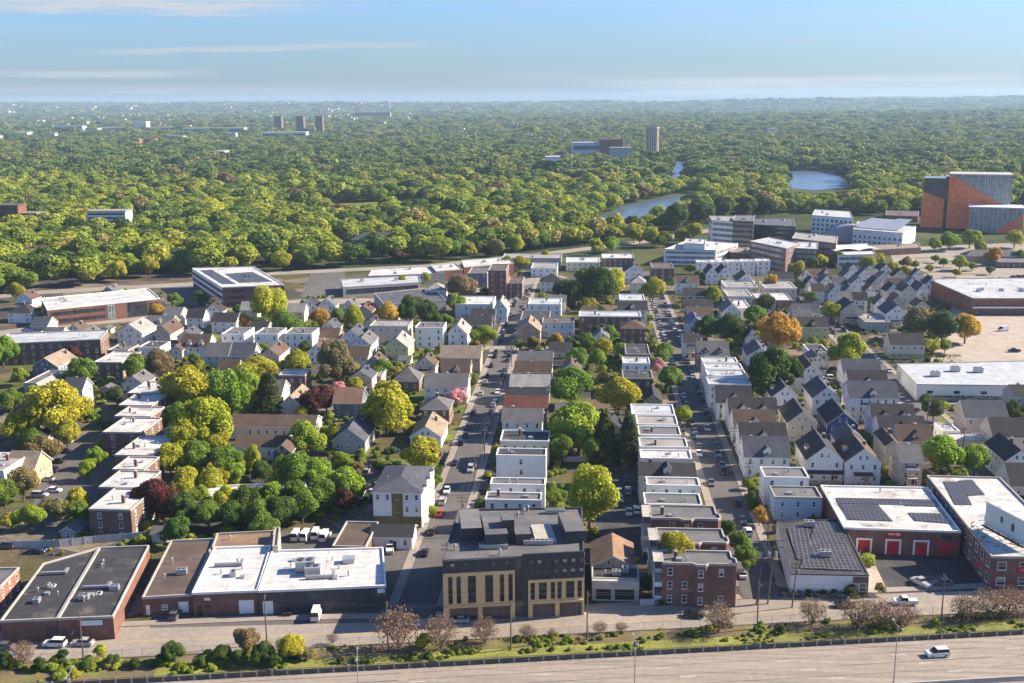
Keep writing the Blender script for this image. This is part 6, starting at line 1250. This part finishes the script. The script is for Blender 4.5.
for k in range(2600):
    u, v = fr_.uniform(-150, 210), fr_.uniform(1.2, 9.6); g_ = mnoise.noise(Vector((u / 7, v / 3, 4.4))) + (.06 if u < 0 else -.04) + (.12 if v > 6.5 else -.1)
    if g_ < .05: continue
    R = fr_.uniform(.25, .8) * (1.5 if u < -5 else 1); p = hw(u, v); pts0.append(((p.x, p.y, .35 + R * .4), (R, R, R * fr_.uniform(.5, 1)), fr_.uniform(0, 6)))
scatter('bank_undergrowth', pts0, PRO)
field(620, 1500, 14.2, 6.2, 12.0, .93, pts); scatter('woodland', pts, PRO)
pts = []; field(1500, 3600, 19, 7.5, 15, .92, pts, (.55, .85), False); scatter('farther_woodland', pts, PRO2)
pts = []; field(3600, 7200, 38, 15, 27, .86, pts, (.4, .65), False); field(7200, 14300, 85, 34, 60, .9, pts, (.22, .4), False); scatter('distant_woods', pts, PRO2)
# the town seen far off between the trees
mb = MB(); tr_ = random.Random(5)
for k in range(700):
    y = 2600 + 9000 * tr_.random() ** .9; x = -y * math.tan(YAW) + tr_.uniform(-.5, .52) * y
    g_ = mnoise.noise(Vector((x / 900, y / 900, 2.2))) + (.25 if x > 500 or x < -900 else -.05)
    if g_ < .10 - y / 60000 or any(pip(x, y, q) for q in WPOLY): continue
    s = 1 + y / 5200; w, d, h = tr_.uniform(9, 22) * s, tr_.uniform(10, 20) * s, tr_.uniform(7, 12) * s + 8; z = terrain(x, y); mb.box(x - w / 2, y - d / 2, z, x + w / 2, y + d / 2, z + h, tr_.randrange(3), tr_.choice((3, 4, 5)))
for nm, c in (('town_white', (.42, .40, .38)), ('town_tan', (.42, .33, .25)), ('town_brick', (.22, .10, .07)), ('town_roof', (.10, .10, .11)), ('town_roof_pale', (.33, .33, .33)), ('town_roof_brown', (.15, .1, .08))): surface(nm, c, .8)
setting(put('distant_town', mb, ['town_white', 'town_tan', 'town_brick', 'town_roof', 'town_roof_pale', 'town_roof_brown']), 'stuff')

# ------------------------------------------------------------------ labels: each tells its own thing from its neighbours
LM = [('the tan and black block', 515, 600), ('the front brick flats', 700, 590), ('the olive-striped white house', 398, 510), ('the long white-roofed garage', 325, 590), ('the brown-roofed garage', 170, 590), ('the black-roofed warehouse', 74, 612), ('the red-door garage', 895, 540), ('the solar-roofed hall', 825, 575), ('the pale blue house', 800, 500),
      ('the billboard', 1000, 535), ('the long white warehouse', 965, 392), ('the royal blue house', 842, 425), ('the broad brick store', 990, 300), ('the orange tower', 965, 215), ('the white-roofed brick row', 118, 445), ('the corner tan house', 460, 352), ('the three white triplexes', 265, 340), ('the red school hall', 100, 308), ('the solar-roofed office', 240, 288),
      ('the long low flats', 268, 425), ('the golden tree', 779, 330), ('the lone tall yellow tree', 590, 497), ('the street-side pink tree', 457, 397), ('the long brick flats', 610, 318), ('the pale-roofed tan house', 528, 332), ('the pale green house', 813, 328), ('the grey-roofed hall', 410, 297), ('the grey dome', 852, 240), ('the white terrace', 735, 262), ('the maroon tree', 156, 497),
      ('the biggest yellow tree', 58, 408), ('the silver row roofs', 725, 368), ('the stepped white row', 665, 440), ('the tall blank white house', 520, 460), ('the brick hotel', 497, 270), ('the round tower', 653, 150), ('the three dark towers', 300, 130), ('the white-banded block', 107, 222), ('the river', 645, 210), ('the pond', 818, 178), ('the slate mansion', 376, 242), ('the cross street', 400, 353), ('the beige two-porch house', 911, 460),
      ('the wavy white hall', 855, 255), ('the red car', 439, 513), ('the sandy lot', 1000, 335), ('the long brown brick flats', 50, 345), ('the white SUV', 937, 653), ('the round bush', 649, 583), ('the big-roofed corner house', 535, 350)]
ORD = ['', 'second', 'third', 'fourth', 'fifth', 'sixth', 'seventh', 'eighth', 'ninth', 'tenth', 'eleventh', 'twelfth', 'thirteenth', 'fourteenth', 'fifteenth', 'sixteenth', 'seventeenth', 'eighteenth', 'nineteenth', 'twentieth']
groups = {}
for o, desc, pos in REG:
    if o.get('category') == 'house' and not o.get('group'): o['group'] = 'houses of the neighbourhood'
for o, desc, pos in REG:
    qx, qy = proj(o.location.x, o.location.y, 3)
    best = min(LM, key=lambda l: math.hypot(l[1] - qx, (l[2] - qy) * 1.5) + (1e4 if (l[0] == 'the golden tree' and abs(qx - 779) < 3) else 0))
    dx, dy = qx - best[1], (qy - best[2]) * 1.6
    rel = ('right of' if dx > 0 else 'left of') if abs(dx) > abs(dy) else ('in front of' if dy > 0 else 'behind')
    if math.hypot(dx, dy) < 9: rel = 'beside'
    groups.setdefault((desc, rel, best[0]), []).append((math.hypot(dx, dy), o))
seen = set(o['label'].lower() for o in scene.objects if o.get('label'))
for (desc, rel, lm), v in groups.items():
    v.sort(key=lambda p: p[0])
    for k, (d, o) in enumerate(v):
        if len(v) == 1: lab = f'{desc} {rel} {lm}'
        elif k == 0: lab = f'{desc} {rel} {lm}, nearest of {len(v) if len(v) < 0 else "several"}' if len(v) > 2 else f'{desc} {rel} {lm}, nearer of two'
        elif len(v) == 2: lab = f'{desc} {rel} {lm}, farther of two'
        else: lab = f'{desc} {rel} {lm}, {ORD[k] if k < 20 else "farther"} nearest to it'
        w = lab.split()
        if len(w) > 16: lab = lab.replace(' and front porch', ', porch').replace('flat-roofed ', 'flat ').replace(' nearest to it', ' nearest').replace(' and porch', ', porch').replace('three-storey flat', 'tall').replace('mid-sized ', '').replace(' and one dormer', ', dormer').replace(' and two dormers', ', dormers').replace(' gabled', '')
        o['label'] = lab
# ------------------------------------------------------------------ air, light, sky, camera
m = bpy.data.materials.new('haze'); m.use_nodes = True; nt = m.node_tree; nt.nodes.clear(); out = nt.nodes.new('ShaderNodeOutputMaterial'); pv = nt.nodes.new('ShaderNodeVolumePrincipled')
pv.inputs['Color'].default_value = (.52, .73, 1.0, 1); pv.inputs['Density'].default_value = HAZE_D; pv.inputs['Anisotropy'].default_value = .1; nt.links.new(pv.outputs[0], out.inputs['Volume']); MATS['haze'] = m
mb = MB(); mb.box(-13500, -900, -3, 13500, 17500, 250)
if HAZE_D: setting(put('haze', mb, ['haze']), 'stuff')
SUN_EL, SUN_AZ = math.radians(31), math.radians(16)      # azimuth from +X towards +Y
wd = bpy.data.worlds.new('World'); scene.world = wd; wd.use_nodes = True; nt = wd.node_tree; nt.nodes.clear()
out = nt.nodes.new('ShaderNodeOutputWorld'); bg = nt.nodes.new('ShaderNodeBackground'); sk = nt.nodes.new('ShaderNodeTexSky')
sk.sky_type = 'NISHITA'; sk.sun_disc = False; sk.sun_elevation = SUN_EL; sk.sun_rotation = math.pi / 2 - SUN_AZ; sk.altitude = 50; sk.air_density = 1.0; sk.dust_density = .6; sk.ozone_density = 1.6
bg.inputs[1].default_value = SKY
# thin cloud streaks low over the horizon and a bank to the upper left
tc = N(nt, 'TexCoord'); sep = N(nt, 'SeparateXYZ'); nt.links.new(tc.outputs['Generated'], sep.inputs[0])
dv = N(nt, 'Math', operation='ADD'); dv.inputs[1].default_value = .012; nt.links.new(sep.outputs[2], dv.inputs[0])
mx = N(nt, 'VectorMath', operation='MULTIPLY'); mx.inputs[1].default_value = (3.2, 3.2, 62.0); nt.links.new(tc.outputs['Generated'], mx.inputs[0])
n1 = N(nt, 'TexNoise', i_Scale=1.0, i_Detail=7, i_Roughness=.62, i_Distortion=.3); nt.links.new(mx.outputs[0], n1.inputs['Vector'])
r1 = N(nt, 'MapRange'); r1.inputs[1].default_value = .50; r1.inputs[2].default_value = .70; nt.links.new(n1.outputs[0], r1.inputs[0])
band = N(nt, 'ValToRGB'); cr = band.color_ramp.elements
while len(cr) < 6: cr.new(.5)
for e, (p_, v_) in zip(cr, ((0, .0), (.01, .55), (.03, .5), (.055, .35), (.075, .75), (.12, .5))): e.position = p_; e.color = (v_, v_, v_, 1)
nt.links.new(sep.outputs[2], band.inputs[0])
mm = N(nt, 'Math', operation='MULTIPLY'); nt.links.new(r1.outputs[0], mm.inputs[0]); nt.links.new(band.outputs[0], mm.inputs[1])
def mth(op, a, b_=None, c=None):
    n = N(nt, 'Math', operation=op)
    for i, v in enumerate((a, b_, c)):
        if v is None: continue
        if isinstance(v, (int, float)): n.inputs[i].default_value = v
        else: nt.links.new(v, n.inputs[i])
    return n.outputs[0]
U_ = mth('DIVIDE', sep.outputs[0], sep.outputs[1]); Z_ = sep.outputs[2]
mq = N(nt, 'VectorMath', operation='MULTIPLY'); mq.inputs[1].default_value = (14, 14, 260.0); nt.links.new(tc.outputs['Generated'], mq.inputs[0])
n2 = N(nt, 'TexNoise', i_Scale=1.0, i_Detail=8, i_Roughness=.65, i_Distortion=.5); nt.links.new(mq.outputs[0], n2.inputs['Vector'])
tot = mth('MULTIPLY', mm.outputs[0], .35)
for (xa, ya, xb, yb), th, st in (((-60, -4, 330, -2), .014, 1.5), ((60, 53, 450, 43), .0034, .8), ((-60, 75, 225, 73), .0040, .8), ((560, 84, 1080, 76), .0050, 1.1), ((600, 92, 1080, 88), .006, .8), ((-60, 88, 400, 90), .004, .4), ((700, 40, 1080, 30), .008, .25)):
    def dr(x, y): d = (fw + RV * ((x - CX) / F) + UV * ((CY - y) / F)).normalized(); return d.x / d.y, d.z
    (ua, za), (ub, zb) = dr(xa, ya), dr(xb, yb); sl = (zb - za) / (ub - ua)
    zz = mth('MULTIPLY_ADD', mth('SUBTRACT', U_, ua), sl, za); v_ = mth('DIVIDE', mth('SUBTRACT', mth('MULTIPLY_ADD', mth('SUBTRACT', n2.outputs[0], .5), th * 1.6, Z_), zz), th)
    h_ = mth('DIVIDE', mth('SUBTRACT', U_, (ua + ub) / 2), (ub - ua) / 2)
    g1 = mth('MAXIMUM', mth('SUBTRACT', 1, mth('MULTIPLY', v_, v_)), 0); g2 = mth('MAXIMUM', mth('SUBTRACT', 1, mth('POWER', mth('ABSOLUTE', h_), 3)), 0)
    tot = mth('ADD', tot, mth('MULTIPLY', mth('MULTIPLY', g1, g2), mth('MULTIPLY', mth('MULTIPLY', n2.outputs[0], n2.outputs[0]), st * 2.4)))
tot = mth('MINIMUM', tot, .85)
cl = N(nt, 'Mix', data_type='RGBA'); nt.links.new(tot, cl.inputs[0]); tn = N(nt, 'Mix', data_type='RGBA', blend_type='MULTIPLY'); tn.inputs[0].default_value = 1; tn.inputs[7].default_value = SKYTINT; nt.links.new(sk.outputs[0], tn.inputs[6]); hz = N(nt, 'MapRange'); hz.inputs[1].default_value = -.01; hz.inputs[2].default_value = .14; hz.inputs[3].default_value = HORIZ; hz.inputs[4].default_value = 1.0; nt.links.new(sep.outputs[2], hz.inputs[0]); nt.links.new(mulc(nt, tn.outputs[2], hz.outputs[0]), cl.inputs[6]); cl.inputs[7].default_value = CLOUD
nt.links.new(cl.outputs[2], bg.inputs[0]); nt.links.new(bg.outputs[0], out.inputs[0])
sl_ = bpy.data.lights.new('sun', 'SUN'); sl_.energy = SUN; sl_.angle = math.radians(.5); sl_.color = (1.0, .85, .65); so = bpy.data.objects.new('sun', sl_); COL.objects.link(so)
sd = Vector((math.cos(SUN_AZ) * math.cos(SUN_EL), math.sin(SUN_AZ) * math.cos(SUN_EL), math.sin(SUN_EL))); so.rotation_euler = sd.to_track_quat('Z', 'Y').to_euler(); so.location = (300, 200, 300)
cd = bpy.data.cameras.new('camera'); co = bpy.data.objects.new('camera', cd); COL.objects.link(co); cd.sensor_width = 36; cd.lens = F / 1024 * 36; cd.clip_start = 1; cd.clip_end = 60000
mw = Matrix((RV, UV, -fw)).transposed().to_4x4(); mw.translation = (0, 0, H); co.matrix_world = mw; scene.camera = co
scene.view_settings.view_transform = 'Standard'; scene.view_settings.look = 'None'; scene.view_settings.exposure = EXPO; scene.view_settings.gamma = 1
scene.cycles.max_bounces = 5; scene.cycles.diffuse_bounces = 3; scene.cycles.glossy_bounces = 2; scene.cycles.transmission_bounces = 2; scene.cycles.volume_bounces = 1; scene.cycles.transparent_max_bounces = 4
scene.cycles.use_denoising = True; scene.cycles.use_adaptive_sampling = True; scene.cycles.adaptive_threshold = .02
